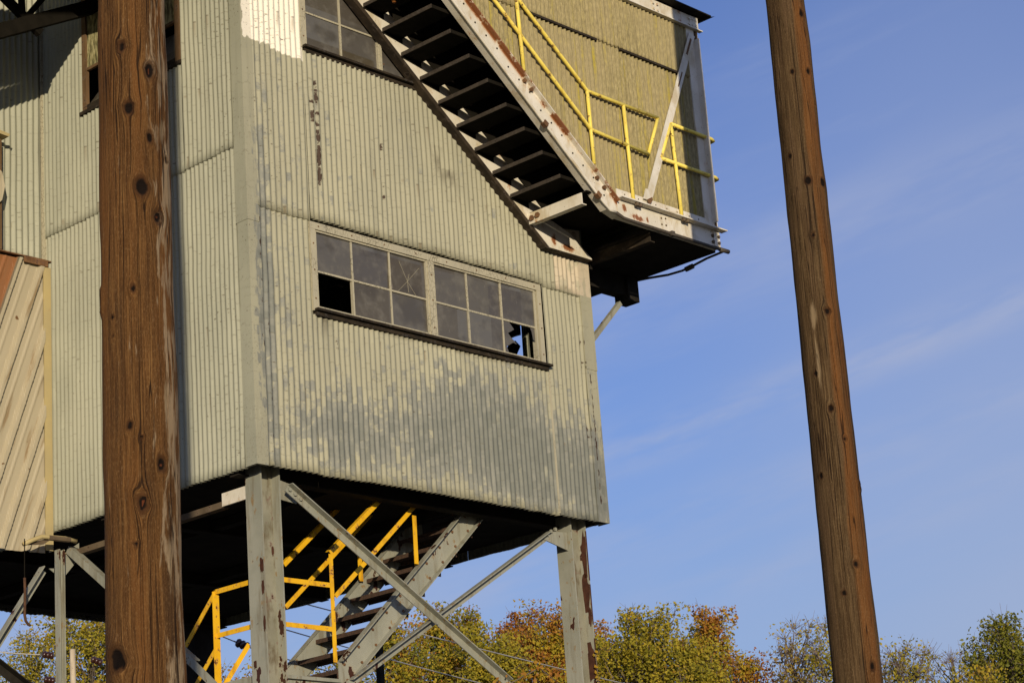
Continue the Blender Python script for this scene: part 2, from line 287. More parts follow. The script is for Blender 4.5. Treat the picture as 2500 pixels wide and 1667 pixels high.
def polef(warm, right):
    def fn(k):
        g = k.attr('grain'); kn = k.attr('knot'); th = k.attr('ang'); x, y, z = k.sep(k.obj)
        v = k.comb(g, z)
        a = k.noise(v, (85, 2.0, 1), 8, .8); b = k.noise(v, (190, 9., 1), 4, .8); big = k.noise(v, (7, .45, 1), 4)
        if warm: col = k.ramp(a, [(.32, (.026, .012, .005)), (.5, (.118, .054, .017)), (.68, (.27, .140, .045))])
        else: col = k.ramp(a, [(.33, (.020, .012, .006)), (.5, (.082, .049, .021)), (.66, (.19, .125, .060))])
        col = k.mix(k.m('MULTIPLY', k.ss(big, .46, .64), .8), col, (.170, .072, .020) if warm else (.10, .060, .030))
        col = k.mix(k.m('MULTIPLY', k.ss(big, .46, .32), .75), col, (.050, .027, .013))
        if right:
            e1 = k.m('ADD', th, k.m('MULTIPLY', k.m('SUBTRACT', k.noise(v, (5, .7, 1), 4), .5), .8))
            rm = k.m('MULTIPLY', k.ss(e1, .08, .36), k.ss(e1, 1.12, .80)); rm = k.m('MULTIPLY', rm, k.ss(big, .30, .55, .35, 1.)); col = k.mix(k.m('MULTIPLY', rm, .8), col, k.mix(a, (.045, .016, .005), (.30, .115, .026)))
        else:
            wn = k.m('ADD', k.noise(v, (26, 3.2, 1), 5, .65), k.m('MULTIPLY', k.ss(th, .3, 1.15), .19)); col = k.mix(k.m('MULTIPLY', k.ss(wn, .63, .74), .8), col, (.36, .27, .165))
        fib = k.m('MULTIPLY', k.ss(k.noise(v, (210, 45, 1), 4, .8), .50, .68), k.ss(k.noise(v, (9, 1.2, 1), 3), .3, .7, .45, .95)); col = k.mix(k.m('MULTIPLY', fib, .62), col, (.33, .20, .085) if warm else (.27, .185, .10))
        ck = k.m('ABSOLUTE', k.m('SUBTRACT', k.noise(v, (16, .16, 1), 3, .5), .5)); ck = k.m('MINIMUM', ck, k.m('ADD', k.m('ABSOLUTE', k.m('SUBTRACT', k.noise(k.vadd(v, (3.3, 7.1, 0.)), (11, .3, 1), 3, .5), .5)), k.ss(k.noise(v, (6, .6, 1), 2), .5, .42, 0., .02)))
        crack = k.ss(ck, .0018, .0085 if right else .0065, 1., 0.); col = k.mix(k.m('MULTIPLY', crack, .85), col, (.018, .010, .006))
        col = k.mix(k.ss(b, .58, .70, 0., .7), col, (.030, .016, .008))
        kn = k.m('ADD', kn, k.m('MULTIPLY', k.m('SUBTRACT', b, .5), .25)); col = k.mix(k.ss(kn, .2, .55, 0., .75), col, (.05, .022, .009)); col = k.mix(k.ss(kn, .52, .72), col, (.008, .005, .0035))
        col = k.mix(k.ss(kn, 1.2, 1.6, 0., .8), col, (.12, .035, .013))
        lp = k.attr('pale'); col = k.mix(k.m('MULTIPLY', k.ss(k.m('ADD', lp, k.m('MULTIPLY', k.m('SUBTRACT', a, .5), 2.2)), .50, .85), .75), col, (.30, .22, .125))
        h = k.m('SUBTRACT', k.m('ADD', a, k.m('MULTIPLY', b, .8)), k.m('MULTIPLY', crack, 1.2))
        h = k.m('ADD', h, k.m('MULTIPLY', k.noise(v, (120, 60, 1), 4, .8), .9))
        return dict(c=col, r=.9, h=h, bs=.9, bd=.012, spec=.1)
    return fn
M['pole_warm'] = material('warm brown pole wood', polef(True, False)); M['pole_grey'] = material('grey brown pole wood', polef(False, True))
def leafmat(name, cols, cl):
    def fn(k):
        g = k.n('ShaderNodeNewGeometry'); r = g.outputs['Random Per Island']
        big = k.noise(k.obj, cl, 3)
        f = k.m('ADD', k.m('MULTIPLY', k.ss(big, .36, .64), .66), k.m('MULTIPLY', r, .34))
        return dict(c=k.ramp(f, [(i/(len(cols)-1), c) for i, c in enumerate(cols)]), r=.6, spec=.2, trans=.3)
    return material(name, fn)
LG = (.20, .195, .020); LY = (.44, .34, .030); LO = (.38, .165, .026); LR = (.26, .085, .018); LD = (.10, .115, .016); LB = (.26, .17, .05)
M['leaf_olive'] = leafmat('olive yellow leaves', [LG, LY, LG, LY, (.27, .15, .02)], .55)
M['leaf_orange'] = leafmat('orange leaves', [LG, LY, LO, LR, LO], .5)
M['leaf_mixed'] = leafmat('mixed autumn leaves', [LD, LG, LY, LO, LR], .5)
M['leaf_green'] = leafmat('green autumn leaves', [LD, LG, (.17, .17, .025), LY], .6)
M['leaf_brown'] = leafmat('thin browning leaves', [LG, LY, LB, LB], .6)
M['bark'] = material('grey bark', simple((.10, .075, .055), (.17, .135, .10), 5, .9))
M['twig'] = material('purple grey twigs', simple((.11, .08, .07), (.17, .13, .115), 3, .9))
M['ground'] = material('gravel and dry grass', simple((.12, .10, .065), (.17, .15, .10), .6, .95, fine=.4))

# ------------------------------------------------------------------ mesh builder (tower frame a, b, z)
class MB:
    def __init__(s): s.v = []; s.f = []; s.mi = []; s.cur = 0
    def add(s, vs, fs):
        o = len(s.v); s.v += [tuple(map(float, q)) for q in vs]
        for f in fs: s.f.append([o+i for i in f]); s.mi.append(s.cur)
        return s
    def mat(s, i): s.cur = i; return s
    def box(s, a0, a1, b0, b1, z0, z1):
        return s.add([(a0,b0,z0),(a1,b0,z0),(a1,b1,z0),(a0,b1,z0),(a0,b0,z1),(a1,b0,z1),(a1,b1,z1),(a0,b1,z1)],
              [(0,3,2,1),(4,5,6,7),(0,1,5,4),(1,2,6,5),(2,3,7,6),(3,0,4,7)])
    def bar(s, p, q, w, h, up=(0,0,1)):      # w across, h along 'up'
        p, q = np.array(p, float), np.array(q, float); d = q-p; d /= np.linalg.norm(d)
        x = np.cross(d, up); x /= np.linalg.norm(x); y = np.cross(x, d)
        c = [(-1,-1),(1,-1),(1,1),(-1,1)]
        return s.add([e+x*w/2*i+y*h/2*j for e in (p, q) for i, j in c], [(0,1,2,3),(7,6,5,4),(0,4,5,1),(1,5,6,2),(2,6,7,3),(3,7,4,0)])
    def prism(s, poly, b0, b1, plane='ab'):  # polygon of (a,z) swept along b  (plane 'b'),  or of (b,z) along a
        n = len(poly)
        vs = [((p[0], b, p[1]) if plane != 'a' else (b, p[0], p[1])) for b in (b0, b1) for p in poly]
        return s.add(vs, [tuple(range(n)), tuple(range(2*n-1, n-1, -1))]+[(i, (i+1)%n, n+(i+1)%n, n+i)[::-1] for i in range(n)])
    def tube(s, pts, r, n=10, cap=True):
        pts = [np.array(p, float) for p in pts]; rs = r if hasattr(r, '__len__') else [r]*len(pts)
        o = []; px = None
        for i, p in enumerate(pts):
            d = pts[min(i+1, len(pts)-1)]-pts[max(i-1, 0)]; d /= np.linalg.norm(d)
            if px is None:
                px = np.cross(d, (0,0,1) if abs(d[2]) < .9 else (1,0,0))
            px = px-d*(px@d); px /= np.linalg.norm(px); y = np.cross(d, px)
            o += [p+(px*math.cos(t)+y*math.sin(t))*rs[i] for t in np.arange(n)*2*math.pi/n]
        fs = [(i*n+j, i*n+(j+1)%n, (i+1)*n+(j+1)%n, (i+1)*n+j) for i in range(len(pts)-1) for j in range(n)]
        if cap: fs += [tuple(range(n))[::-1], tuple((len(pts)-1)*n+j for j in range(n))]
        return s.add(o, fs)
    def bolt(s, p, d, r=.014, l=.014, n=6):
        p = np.array(p, float); d = np.array(d, float); return s.tube([p, p+d*l], r, n)
def link(name, me, parent=None):
    o = bpy.data.objects.new(name, me); COL.objects.link(o)
    if parent is not None: o.parent = parent
    return o
def tagit(o, label=None, cat=None, group=None, kind=None):
    for k, v in (('label', label), ('category', cat), ('group', group), ('kind', kind)):
        if v: o[k] = v
    return o
BASE = {}
def thing(name, label, cat, base=(0, 0, 0), group=None, world=False):   # Empty at the thing's base; tower things share the tower's axes
    e = bpy.data.objects.new(name, None); COL.objects.link(e); e.empty_display_size = .3
    if world: e.location = base
    else: e.location = W(*base); e.rotation_euler = (0, 0, THETA)
    BASE[e.name] = np.array(base, float); return tagit(e, label, cat, group)
def root_base(o):
    while o.parent is not None: o = o.parent
    return BASE[o.name]
def part(name, mb, mats, parent, label=None, smooth=False, attrs=None):
    me = bpy.data.meshes.new(name); b = root_base(parent)
    v = np.array(mb.v)-b; me.from_pydata(v.tolist(), [], mb.f)
    for m in (mats if isinstance(mats, (list, tuple)) else [mats]): me.materials.append(m)
    if any(mb.mi): me.polygons.foreach_set('material_index', mb.mi)
    if smooth: me.polygons.foreach_set('use_smooth', [True]*len(me.polygons))
    for k, a in (attrs or {}).items():
        at = me.attributes.new(k, 'FLOAT', 'POINT'); at.data.foreach_set('value', a)
    me.update(); o = link(name, me, parent)
    if label: o['label'] = label
    return o

# smooth value noise for dents and ragged edges
_vn = rng.random((64, 64))
def vn(x, y):
    xi, yi = np.floor(x).astype(int), np.floor(y).astype(int); fx, fy = x-xi, y-yi
    fx = fx*fx*(3-2*fx); fy = fy*fy*(3-2*fy); g = lambda i, j: _vn[i % 64, j % 64]
    return (g(xi,yi)*(1-fx)+g(xi+1,yi)*fx)*(1-fy)+(g(xi,yi+1)*(1-fx)+g(xi+1,yi+1)*fx)*fy-.5
def corr(mb, plane, u0, u1, zlo, zhi, off=0., pitch=.0645, amp=.0085, dz=.11, rag=.006, dent=.006, seed=0., lip=.03, sheet=.74):
    """corrugated sheeting; plane = (axis, position, outward sign)"""
    ax, pos, sg = plane; n = max(2, int(round((u1-u0)/(pitch/8)))); u = np.linspace(u0, u1, n+1)
    lo = np.array([zlo(q) if callable(zlo) else zlo for q in u]); hi = np.array([zhi(q) if callable(zhi) else zhi for q in u])
    lo = lo+rag*2*vn(u*7+seed*3.1, u*0+seed)+rag*3.2*vn(u*1.6+seed*1.7, u*0+seed+9)+rag*np.cos(2*math.pi*u/pitch)*.5
    k = np.floor(u/sheet+seed*.37); lapoff = .007*((k*7.3+seed) % 1.0)
    nz = max(1, int(math.ceil((hi-lo).max()/dz))); rows = []
    for j in range(-1, nz+1):
        t = max(j, 0)/nz; z = lo+(hi-lo)*t
        h = off+amp*np.cos(2*math.pi*u/pitch)+lapoff+dent*2*vn(u*1.7+seed, z*1.9+seed)+dent*vn(u*6+seed, z*5.)
        if j == -1: h = h-lip
        d = pos+sg*h
        rows.append(np.stack([u, d, z], 1) if ax == 'b' else np.stack([d, u, z], 1))
    V = np.concatenate(rows); nr = len(rows); c = n+1
    fs = []
    for j in range(nr-1):
        for i in range(n):
            q = (j*c+i, j*c+i+1, (j+1)*c+i+1, (j+1)*c+i); fs.append(q if (sg < 0) == (ax == 'b') else q[::-1])
    return mb.add(V, fs)

# ================================================================== THE TOWER
tower = thing('corrugated_tower', 'raised tower clad in cream corrugated sheets standing on steel columns between the two wooden poles', 'building', (0, 0, 0))
A1, B1, BW, TOP = 4.663, 6.455, 3.11, 14.0
ZR, ZL = 9.065, 9.67          # lap heights
FR = ('b', 0., -1); LF = ('a', 0., -1)
mb = MB()
corr(mb, FR, .10, .745, ZB, ZR+.04, seed=1); corr(mb, FR, .745, 3.93, ZB, 8.16, seed=2); corr(mb, FR, 3.93, 4.53, ZB, ZR+.04, seed=3)
part('front_wall', mb, M['paint_front'], tower, smooth=True)
mb = MB()
corr(mb, FR, .10, .75, ZR, TOP, .013, seed=4); corr(mb, FR, .75, 3.3, lambda q: ZR+.026, 10.80, .020, seed=5, lip=.05); corr(mb, FR, 3.3, 3.93, ZR+.026, 10.9, .020, seed=5, lip=.05); corr(mb, FR, .75, 3.3, 12.05, TOP, .013, seed=6); corr(mb, FR, 3.3, 3.93, 10.86, TOP, .020, seed=5); corr(mb, FR, 3.93, 4.60, ZR, TOP, .013, seed=7)
part('upper_front_wall', mb, M['paint_front'], tower, smooth=True)
mb = MB(); corr(mb, LF, .13, 6.45, ZB, ZL+.04, seed=8)
part('side_wall', mb, M['paint_side'], tower, smooth=True)
mb = MB()
corr(mb, LF, .13, .87, ZL, TOP, .013, seed=9); corr(mb, LF, .87, 2.40, ZL, 10.79, .013, seed=10); corr(mb, LF, .87, 2.40, 12.1, TOP, .013, seed=11); corr(mb, LF, 2.40, BW, ZL, TOP, .013, seed=12)
part('upper_side_wall', mb, M['paint_side'], tower, smooth=True)
mb = MB(); corr(mb, ('b', BW, -1), -5., -.03, 9.40, TOP, pitch=.069, amp=.011, seed=13)
part('wing_wall', mb, M['paint_side'], tower, smooth=True)
mb = MB(); mb.box(-5., -.02, BW+.03, B1, 9.42, 9.5); mb.box(-5., -4.9, BW+.02, B1, 9.5, TOP)
part('wing_floor', mb, M['dark'], tower)
mb = MB()
RW = ('a', A1, 1)
corr(mb, RW, .02, .75, ZB, TOP, dz=.5, seed=14); corr(mb, RW, .75, .98, ZB, TOP, dz=.5, seed=15); corr(mb, RW, .98, 1.24, ZB, 8.5, dz=.5, seed=15); corr(mb, RW, .98, 1.24, 8.93, TOP, dz=.5, seed=16); corr(mb, RW, 1.24, 2.0, ZB, TOP, dz=.5, seed=15); corr(mb, RW, 2.0, 6.45, ZB, TOP, dz=.5, seed=17)
corr(mb, ('b', B1, 1), 0., A1, ZB, TOP, dz=.8, seed=18, rag=.012); corr(mb, ('b', B1, 1), -5., 0., 9.42, TOP, dz=1., seed=19)
part('rear_wall', mb, M['paint_side'], tower, smooth=True)
mb = MB(); mb.box(-5.05, A1+.05, -.05, B1+.05, TOP, TOP+.12)
part('roof', mb, M['dark'], tower)
# corner flashings
zlap = 8.92
mb = MB()
for z0, z1, o in ((ZB-.005, zlap+.03, .012), (zlap, TOP, .017)):
    for j in range(24):
        za, zb2 = z0+(z1-z0)*j/24, z0+(z1-z0)*(j+1)/24; w = 0
        o2 = o+w
        mb.add([(-o2, .14, za), (-o2, -o2, za), (.122, -o2, za), (-o2, .14, zb2), (-o2, -o2, zb2), (.122, -o2, zb2)], [(0,1,4,3)]); mb.mat(1).add([(-o2, -o2, za), (.122, -o2, za), (-o2, -o2, zb2), (.122, -o2, zb2)], [(0,1,3,2)]).mat(0)
    mb.add([(-o, .155, z0), (-o, -o, z0), (.122, -o, z0), (.02, .155, z0), (.02, .02, z0), (.122, .02, z0)], [(0,1,4,3), (1,2,5,4)])
part('corner_flashing', mb, [M['paint_side'], M['paint_front']], tower)
mb = MB().box(4.515, A1+.022, -.021, -.012, ZB, 8.3).box(4.515, A1+.026, -.026, -.012, 8.27, 9.46); mb.box(A1+.013, A1+.022, -.012, .13, ZB, 9.46)
part('end_flashing', mb, M['paint_front'], tower)
mb = MB().box(3.925, 3.945, -.018, -.004, ZB+.02, 8.13); part('wing_corner_strip', MB().box(-.045, .015, BW-.035, BW-.02, 9.42, TOP), M['frame'], tower); part('joint_strip', mb, M['frame'], tower)
part('head_gap_shade', MB().box(.75, 3.93, .012, .03, 9.063, 9.14), M['shadow'], tower)  # black strip painted for the shaded gap above the window frame
# --- window helper: unglazed timber frame proud of the sheets, grimy panes in thin bars
def window(plane, u0, u1, z0, z1, sashes, hbar, open_panes=(), sill=True):
    def bx(mb, ua, ub, d0, d1, za, zb):   # d = how far outwards
        return mb.box(ua, ub, -d1, -d0, za, zb) if plane == 'R' else mb.box(-d1, -d0, ua, ub, za, zb)
    f = MB(); bx(f, u0, u1, -.01, .026, z1-.068, z1); bx(f, u0, u0+.06, -.01, .024, z0, z1-.068); bx(f, u1-.06, u1, -.01, .024, z0, z1-.068)
    for (a, b, _), (c, d, _) in zip(sashes[:-1], sashes[1:]): bx(f, b, c, -.01, .022, z0, z1-.068)
    # inner moulding and reveals
    for a, b, _ in sashes:
        bx(f, a, b, -.05, .012, z1-.086, z1-.0685); bx(f, a, a+.018, -.05, .010, z0+.045, z1-.086); bx(f, b-.018, b, -.05, .010, z0+.045, z1-.086)
    f.mat(1)
    for i in range(8):
        uu = u0+.1+(u1-u0-.2)*i/7; p = (uu, -.026, z1-.034) if plane == 'R' else (-.026, uu, z1-.034); f.bolt(p, (0, -1, 0) if plane == 'R' else (-1, 0, 0), .008, .004)
    for zz in (z0+.12, z0+.4, z0+.66):
        for uu in (u0+.03, u1-.03, sashes[0][1]+.04 if len(sashes) > 1 else u0+.03):
            p = (uu, -.025, zz) if plane == 'R' else (-.025, uu, zz); f.bolt(p, (0, -1, 0) if plane == 'R' else (-1, 0, 0), .008, .004)
    win = part('window', f, [M['frame'], M['rust']], tower)
    g = MB(); bars = MB(); n = 0
    for a, b, muls in sashes:
        bx(bars, a+.018, b-.018, -.03, .006, z0+.02, z0+.058)
        xs = [a+.018]+list(muls)+[b-.018]; zs = [z0+.058, hbar, z1-.086]
        for m_ in muls: bx(bars, m_-.0095, m_+.0095, -.03, .002, z0+.058, z1-.086)
        for i in range(len(xs)-1): bx(bars, xs[i]+(.0095 if i else 0), xs[i+1]-(.0095 if i < len(xs)-2 else 0), -.026, -.002, hbar-.009, hbar+.009)
        for i in range(len(xs)-1):
            for j in range(2):
                ua, ub, za, zb = xs[i], xs[i+1], zs[j], zs[j+1]; key = (n, i, j)
                t = [random.uniform(-.006, .006) for _ in range(3)]
                dep = lambda u, z: .012+t[0]*(u-ua)/(ub-ua)+t[1]*(z-za)/(zb-za)
                P = lambda u, z: (u, dep(u, z), z) if plane == 'R' else (dep(u, z), u, z)
                if key not in open_panes: g.add([P(ua, za), P(ub, za), P(ub, zb), P(ua, zb)], [(0,1,2,3) if plane == 'R' else (3,2,1,0)])
                elif open_panes[key]:
                    for poly in open_panes[key]:
                        vs = [P(ua+(ub-ua)*p, za+(zb-za)*q) for p, q in poly]; g.add(vs, [tuple(range(len(vs)))])
        n += 1
    part('sash_bars', bars, M['frame'], win); part('pane', g, M['glass'], win)
    if sill:
        s_ = MB(); bx(s_, u0+.01, u1+.055, -.02, .070, z0-.004, z0+.018); bx(s_, u0+.03, u1+.03, -.02, .030, z0-.045, z0-.004)
        bx(s_, u0+.045, u1-.02, .0, .030, z0+.0205, z0+.034); part('sill', s_, M['wood_dark'], win)
    return win
shard = [[(0,0),(.16,.0),(.10,.2),(.30,.36),(.42,.34),(.24,.52),(.16,.62),(.36,.78),(.20,1.),(0,1.)], [(.93,.62),(1.,.55),(1.,1.),(.84,1.),(.90,.86)]]
window('R', .735, 3.895, 8.19, 9.062, [(.80, 2.262, (1.268, 1.762)), (2.345, 3.815, (2.82, 3.31))], 8.592, {(0,0,0): None, (1,2,0): shard})
w2 = window('R', .735, 3.25, 10.835, 11.98, [(.80, 1.78, (1.275,)), (1.80, 3.19, (2.25, 2.72))], 11.232, {})
# star crack in one pane of the lower window
ck = MB(); c_ = np.array([2.0, .008, 8.73])
for da, dz_ in ((-.10, .19), (.17, .17), (-.14, -.13), (.12, -.14), (.01, -.11), (.03, .08)):
    ck.bar(c_, c_+np.array([da, 0, dz_]), .0018, .002)
part('glass_crack', ck, M['frame'], tower.children[[c.name for c in tower.children].index('window')])
# side-wall window: boarded above, hopper open below
f = MB(); f.box(-.028, .01, .86, .93, 10.80, 12.05); f.box(-.028, .01, 2.335, 2.40, 10.80, 12.05); f.box(-.028, .01, .93, 2.335, 12.0, 12.05); f.box(-.02, .01, .93, 2.335, 11.225, 11.255)
for u in (1.45, 1.88): f.box(-.018, .01, u-.02, u+.02, 10.86, 12.0)
f.mat(1); f.box(-.04, .02, .84, 2.44, 10.765, 10.80); f.box(-.022, .01, .93, 2.335, 10.80, 10.855)
wn = part('hopper_window', f, [M['wood_brown'], M['wood_dark']], tower)
def boardf(k):
    v = k.scale(k.obj, (40, 40, 9)); n1 = k.noise(v, 1, 4, .65)
    return dict(c=k.ramp(n1, [(.36, (.05, .045, .02)), (.5, (.22, .20, .09)), (.62, (.40, .36, .19))]), r=.9)
M['board'] = material('peeling board', boardf)
part('board', MB().box(-.008, .0, .93, 2.335, 11.255, 12.0), M['board'], wn)
part('pane', MB().add([(.0, .93, 10.86), (.0, 1.43, 10.86), (.13, 1.43, 11.22), (.13, .93, 11.22)], [(0,3,2,1)]), M['glass'], wn)
part('pane', MB().add([(.0, 1.9, 10.86), (.0, 2.33, 10.86), (.2, 2.33, 11.15), (.2, 1.9, 11.15)], [(0,3,2,1)]), M['glass'], wn)
# --- floor, joists
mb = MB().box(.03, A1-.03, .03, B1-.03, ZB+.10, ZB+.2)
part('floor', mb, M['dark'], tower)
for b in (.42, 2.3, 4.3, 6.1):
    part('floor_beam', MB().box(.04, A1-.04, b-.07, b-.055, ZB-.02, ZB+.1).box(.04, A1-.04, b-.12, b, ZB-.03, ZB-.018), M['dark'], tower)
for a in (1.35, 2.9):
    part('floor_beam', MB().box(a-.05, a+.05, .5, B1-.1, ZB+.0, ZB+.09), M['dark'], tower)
# edge beam seen beside the front column: pale end plate then a thin angle
part('side_beam', MB().box(.17, .19, .36, .695, 6.425, 6.545), M['white'], tower)
part('side_beam', MB().box(.18, .19, .70, 2.9, 6.43, 6.475).box(.18, .26, .70, 2.9, 6.418, 6.43), M['darkflange'], tower)
part('interior_brace', MB().bar((.5, .9, 7.5), (2.4, .9, 9.4), .07, .07).bar((3.2, .75, 7.0), (4.3, .75, 8.7), .09, .09).box(3.98, 4.14, .7, .86, 6.9, 8.3).box(.3, 4.4, 3.0, 3.1, 8.8, 9.0), M['dark'], tower)
# --- columns: H sections with flanges facing sideways
def jag(mb, plane, pos, u0, u1, z0, z1, seed):       # ragged peeled patch, 1.5 mm proud of its face
    rg = np.random.default_rng(seed); n = 18; t = np.arange(n)*2*math.pi/n; rr = rg.uniform(.65, 1.1, n)
    U = (u0+u1)/2+(u1-u0)/2*np.clip(np.cos(t)*rr*1.25, -1, 1); Z = (z0+z1)/2+(z1-z0)/2*np.clip(np.sin(t)*rr*1.15, -1, 1)
    mb.add([((u, pos, z) if plane == 'b' else (pos, u, z)) for u, z in zip(U, Z)], [tuple(range(n))])
def hcol(a0, a1, b0, b1, z0, z1, tf=.014):
    mb = MB().box(a0, a0+tf, b0, b1, z0, z1).box(a1-tf, a1, b0, b1, z0, z1); bm = (b0+b1)/2
    mb.mat(1).box(a0+tf, a1-tf, bm-.006, bm+.006, z0, z1-.002).mat(0); mb.box(a0-.08, a1+.08, b0-.08, b1+.08, z0-.02, z0+.03); return mb
CA = [(.160, .388), (4.265, 4.500)]
for ci, (a0, a1) in enumerate(CA):
    hc = hcol(a0, a1, .15, .358, .02, ZB+.08).mat(2)
    if ci == 0:
        for u0, u1, z0, z1 in ((.150, .20, 5.72, 5.86), (.150, .19, 5.53, 5.66), (.150, .185, 5.20, 5.35), (.29, .33, 4.9, 4.98)): jag(hc, 'a', a0-.0015, u0, u1, z0, z1, int(z0*100))
        for u0, u1, z0, z1 in ((.19, .26, 4.25, 4.55), (.30, .33, 4.5, 4.75), (.20, .23, 5.1, 5.3), (.22, .25, 4.75, 4.85), (.34, .37, 5.9, 6.0)): jag(hc, 'b', .2465, u0, u1, z0, z1, int(z0*100)+7)
        pass
    else:
        for u0, u1, z0, z1 in ((.152, .22, 6.1, 6.6), (.152, .25, 5.75, 6.15), (.152, .20, 5.6, 5.8), (.152, .26, 5.05, 5.45), (.152, .21, 4.7, 5.1)): jag(hc, 'a', a1-.0155, u0, u1, z0, z1, int(z0*100))
        for z0, z1 in ((6.05, 6.6), (5.6, 6.05), (4.6, 5.5)): hc.box(a1-.0145, a1+.001, .1485, .152, z0+.02, z1-.02)
    part('column', hc, [M['steel'], M['steel_stained'], M['peel']], tower, smooth=False)
part('column', MB().box(-.007, .005, 2.90, 2.975, .02, 6.46).box(.005, .058, 2.935, 2.945, .02, 6.455).box(.046, .058, 2.90, 2.934, .02, 6.46).box(.046, .058, 2.946, 2.975, .02, 6.46), M['steel'], tower)
for (px, w) in ((488, .30), (918, .075)):
    a, z = onb(px, 1600, 6.2); part('column', MB().box(a-w/2, a+w/2, 6.1, 6.1+w, .0, ZB+.08), M['dark'], tower)
# --- bracing: angle irons with bolts and gussets
def angle(p, q, leg=.075, t=.010, up=(0, 0, 1), flip=1, bside=1):
    """angle iron along p-q lying in a b = const plane: face leg + leg turned back into the building at its upper edge"""
    p, q = np.array(p, float), np.array(q, float); d = (q-p)/np.linalg.norm(q-p)
    nrm = np.array([0, 1., 0]); y = np.cross(d, nrm); y *= np.sign(y[2])*flip
    mb = MB(); mb.bar(p, q, t, leg, up=y); mb.bar(p+y*(leg/2-t/2)+nrm*leg/2*-bside, q+y*(leg/2-t/2)+nrm*leg/2*-bside, leg-t, t, up=y); return mb
def pz(px, py, b): a, z = onb(px, py, b); return (a, b, z)
bp = .12
m1 = angle(pz(699, 1190, bp), pz(1238, 1667, bp)); m1.bar(pz(1238, 1667, bp), np.array(pz(1238, 1667, bp))*2-np.array(pz(1000, 1456, bp)), .01, .075, up=(.6, 0, .8))
m1.mat(1)
for t in (.01, .032, .056): 
    P0, P1 = np.array(pz(699, 1190, bp)), np.array(pz(1238, 1667, bp)); m1.bolt(P0+(P1-P0)*t+np.array([0, -.006, 0]), (0, -1, 0), .019, .018)
m1.bolt(np.array(pz(1063, 1520, bp))+[0, -.006, 0], (0, -1, 0), .02, .02)
part('cross_brace', m1, [M['steel'], M['steel']], tower)
m2 = angle(pz(1338, 1306, bp+.095), pz(855, 1667, bp+.095)); q0, q1 = np.array(pz(1338, 1306, bp+.095)), np.array(pz(855, 1667, bp+.095)); m2.bar(q1, q1+(q1-q0)*.35, .01, .075, up=(-.6, 0, .8))
part('cross_brace', m2, M['steel'], tower, label='rust-stained cross brace')
g = MB().prism([(4.262, 6.36), (4.262, 6.55), (3.98, 6.53), (3.90, 6.44)], .20, .212); g.mat(1)
for px, py in ((1335, 1305), (1344, 1297), (1354, 1292)): a, z = onb(px, py, .2); g.bolt((a, .2, z), (0, -1, 0), .02, .018)
part('gusset_plate', g, [M['steel'], M['steel']], tower)
part('gusset_plate', MB().prism([(.39, 6.42), (.62, 6.40), (.62, 6.56), (.39, 6.60)], .20, .212), M['steel'], tower)
# side frame: brace from the small post down towards the front column, and a pair to the left
def anga(p, q, leg=.075, t=.01):     # in an a = const plane
    p, q = np.array(p, float), np.array(q, float); d = (q-p)/np.linalg.norm(q-p); y = np.cross(d, (1., 0, 0)); y *= np.sign(y[2])
    return MB().bar(p, q, t, leg, up=y).bar(p+y*(leg/2-t/2)+np.array([leg/2, 0, 0]), q+y*(leg/2-t/2)+np.array([leg/2, 0, 0]), leg-t, t, up=y)
b0, z0 = ona(165, 1341, .13); b1, z1 = ona(470, 1618, .13)
part('cross_brace', anga((.13, b0, z0), (.13, b1, z1)).bar((.13, b1, z1), (.13, b1-.9, z1-.75), .01, .075, up=(0, .6, .8)), M['steel'], tower)
def quadpx(pts, b, t=.01): return MB().prism([onb(x, y, b) for x, y in pts], b, b+t)
part('gusset_plate', quadpx([(159, 1349), (193, 1325), (193.5, 1350), (186, 1371), (160, 1404)], 2.99), M['steel'], tower)
mbx = angle(pz(104, 1391, 2.93), pz(-40, 1625, 2.93), .085, .01, flip=1); part('cross_brace', mbx, M['steel'], tower)
part('gusset_plate', quadpx([(120, 1387), (132, 1387), (132, 1397)], 2.95), M['steel'], tower)
part('cross_brace', angle(pz(-60, 1585, 2.9), pz(75, 1690, 2.9), .085), M['dark'], tower)

# ================================================================== CLADDED STAIRWELL BOX hung on the front
BO = -.92
box_ = thing('stairwell_enclosure', 'lichen-stained corrugated box with white edge beams overhanging the front wall of the tower', 'enclosure', (4.8, -.5, 9.5))
def z_top(a): return 11.366-.806*(a-2.113) if a < 4.13 else 9.775      # top edge of the outer stringer
def roofz(a): return 12.27 if a > 4. else 12.27+.8*(4.-a)
ib0 = lambda a: 10.69-.79*(a-2.2)
LB = ('b', BO-.004, -1)
kw = dict(pitch=.0635, amp=.0125, rag=.008, dent=.004, lip=.02)
mb = MB(); corr(mb, LB, .6, 5.82, lambda a: max(11.53, z_top(a)), roofz, .012, seed=21, **kw)
part('upper_cladding', mb, M['lichen'], box_, smooth=True)
mb = MB(); corr(mb, LB, 2.0, 5.82, z_top, lambda a: max(11.55, z_top(a)+.02), 0., seed=22, **kw)
part('lower_cladding', mb, M['lichen'], box_, smooth=True)
for a0, a1 in ((2.965, 4.03), (4.405, 5.385)):
    part('lap_batten', MB().box(a0, a1, BO-.038, BO-.012, 11.508, 11.532), M['wood_dark'], box_)
part('top_beam', MB().box(.6, 5.80, BO-.034, BO-.024, 12.135, 12.29).box(.6, 5.835, BO-.075, BO-.024, 12.122, 12.134).mat(1).box(5.66, 5.80, BO-.044, BO-.035, 12.14, 12.285), [M['white'], M['white']], box_)
for a in (5.03, 5.10, 5.64, 5.70, 5.76):
    for z in (12.175, 12.245): part('bolt', MB().bolt((a, BO-.034, z), (0, -1, 0), .014, .022), M['white'], box_)
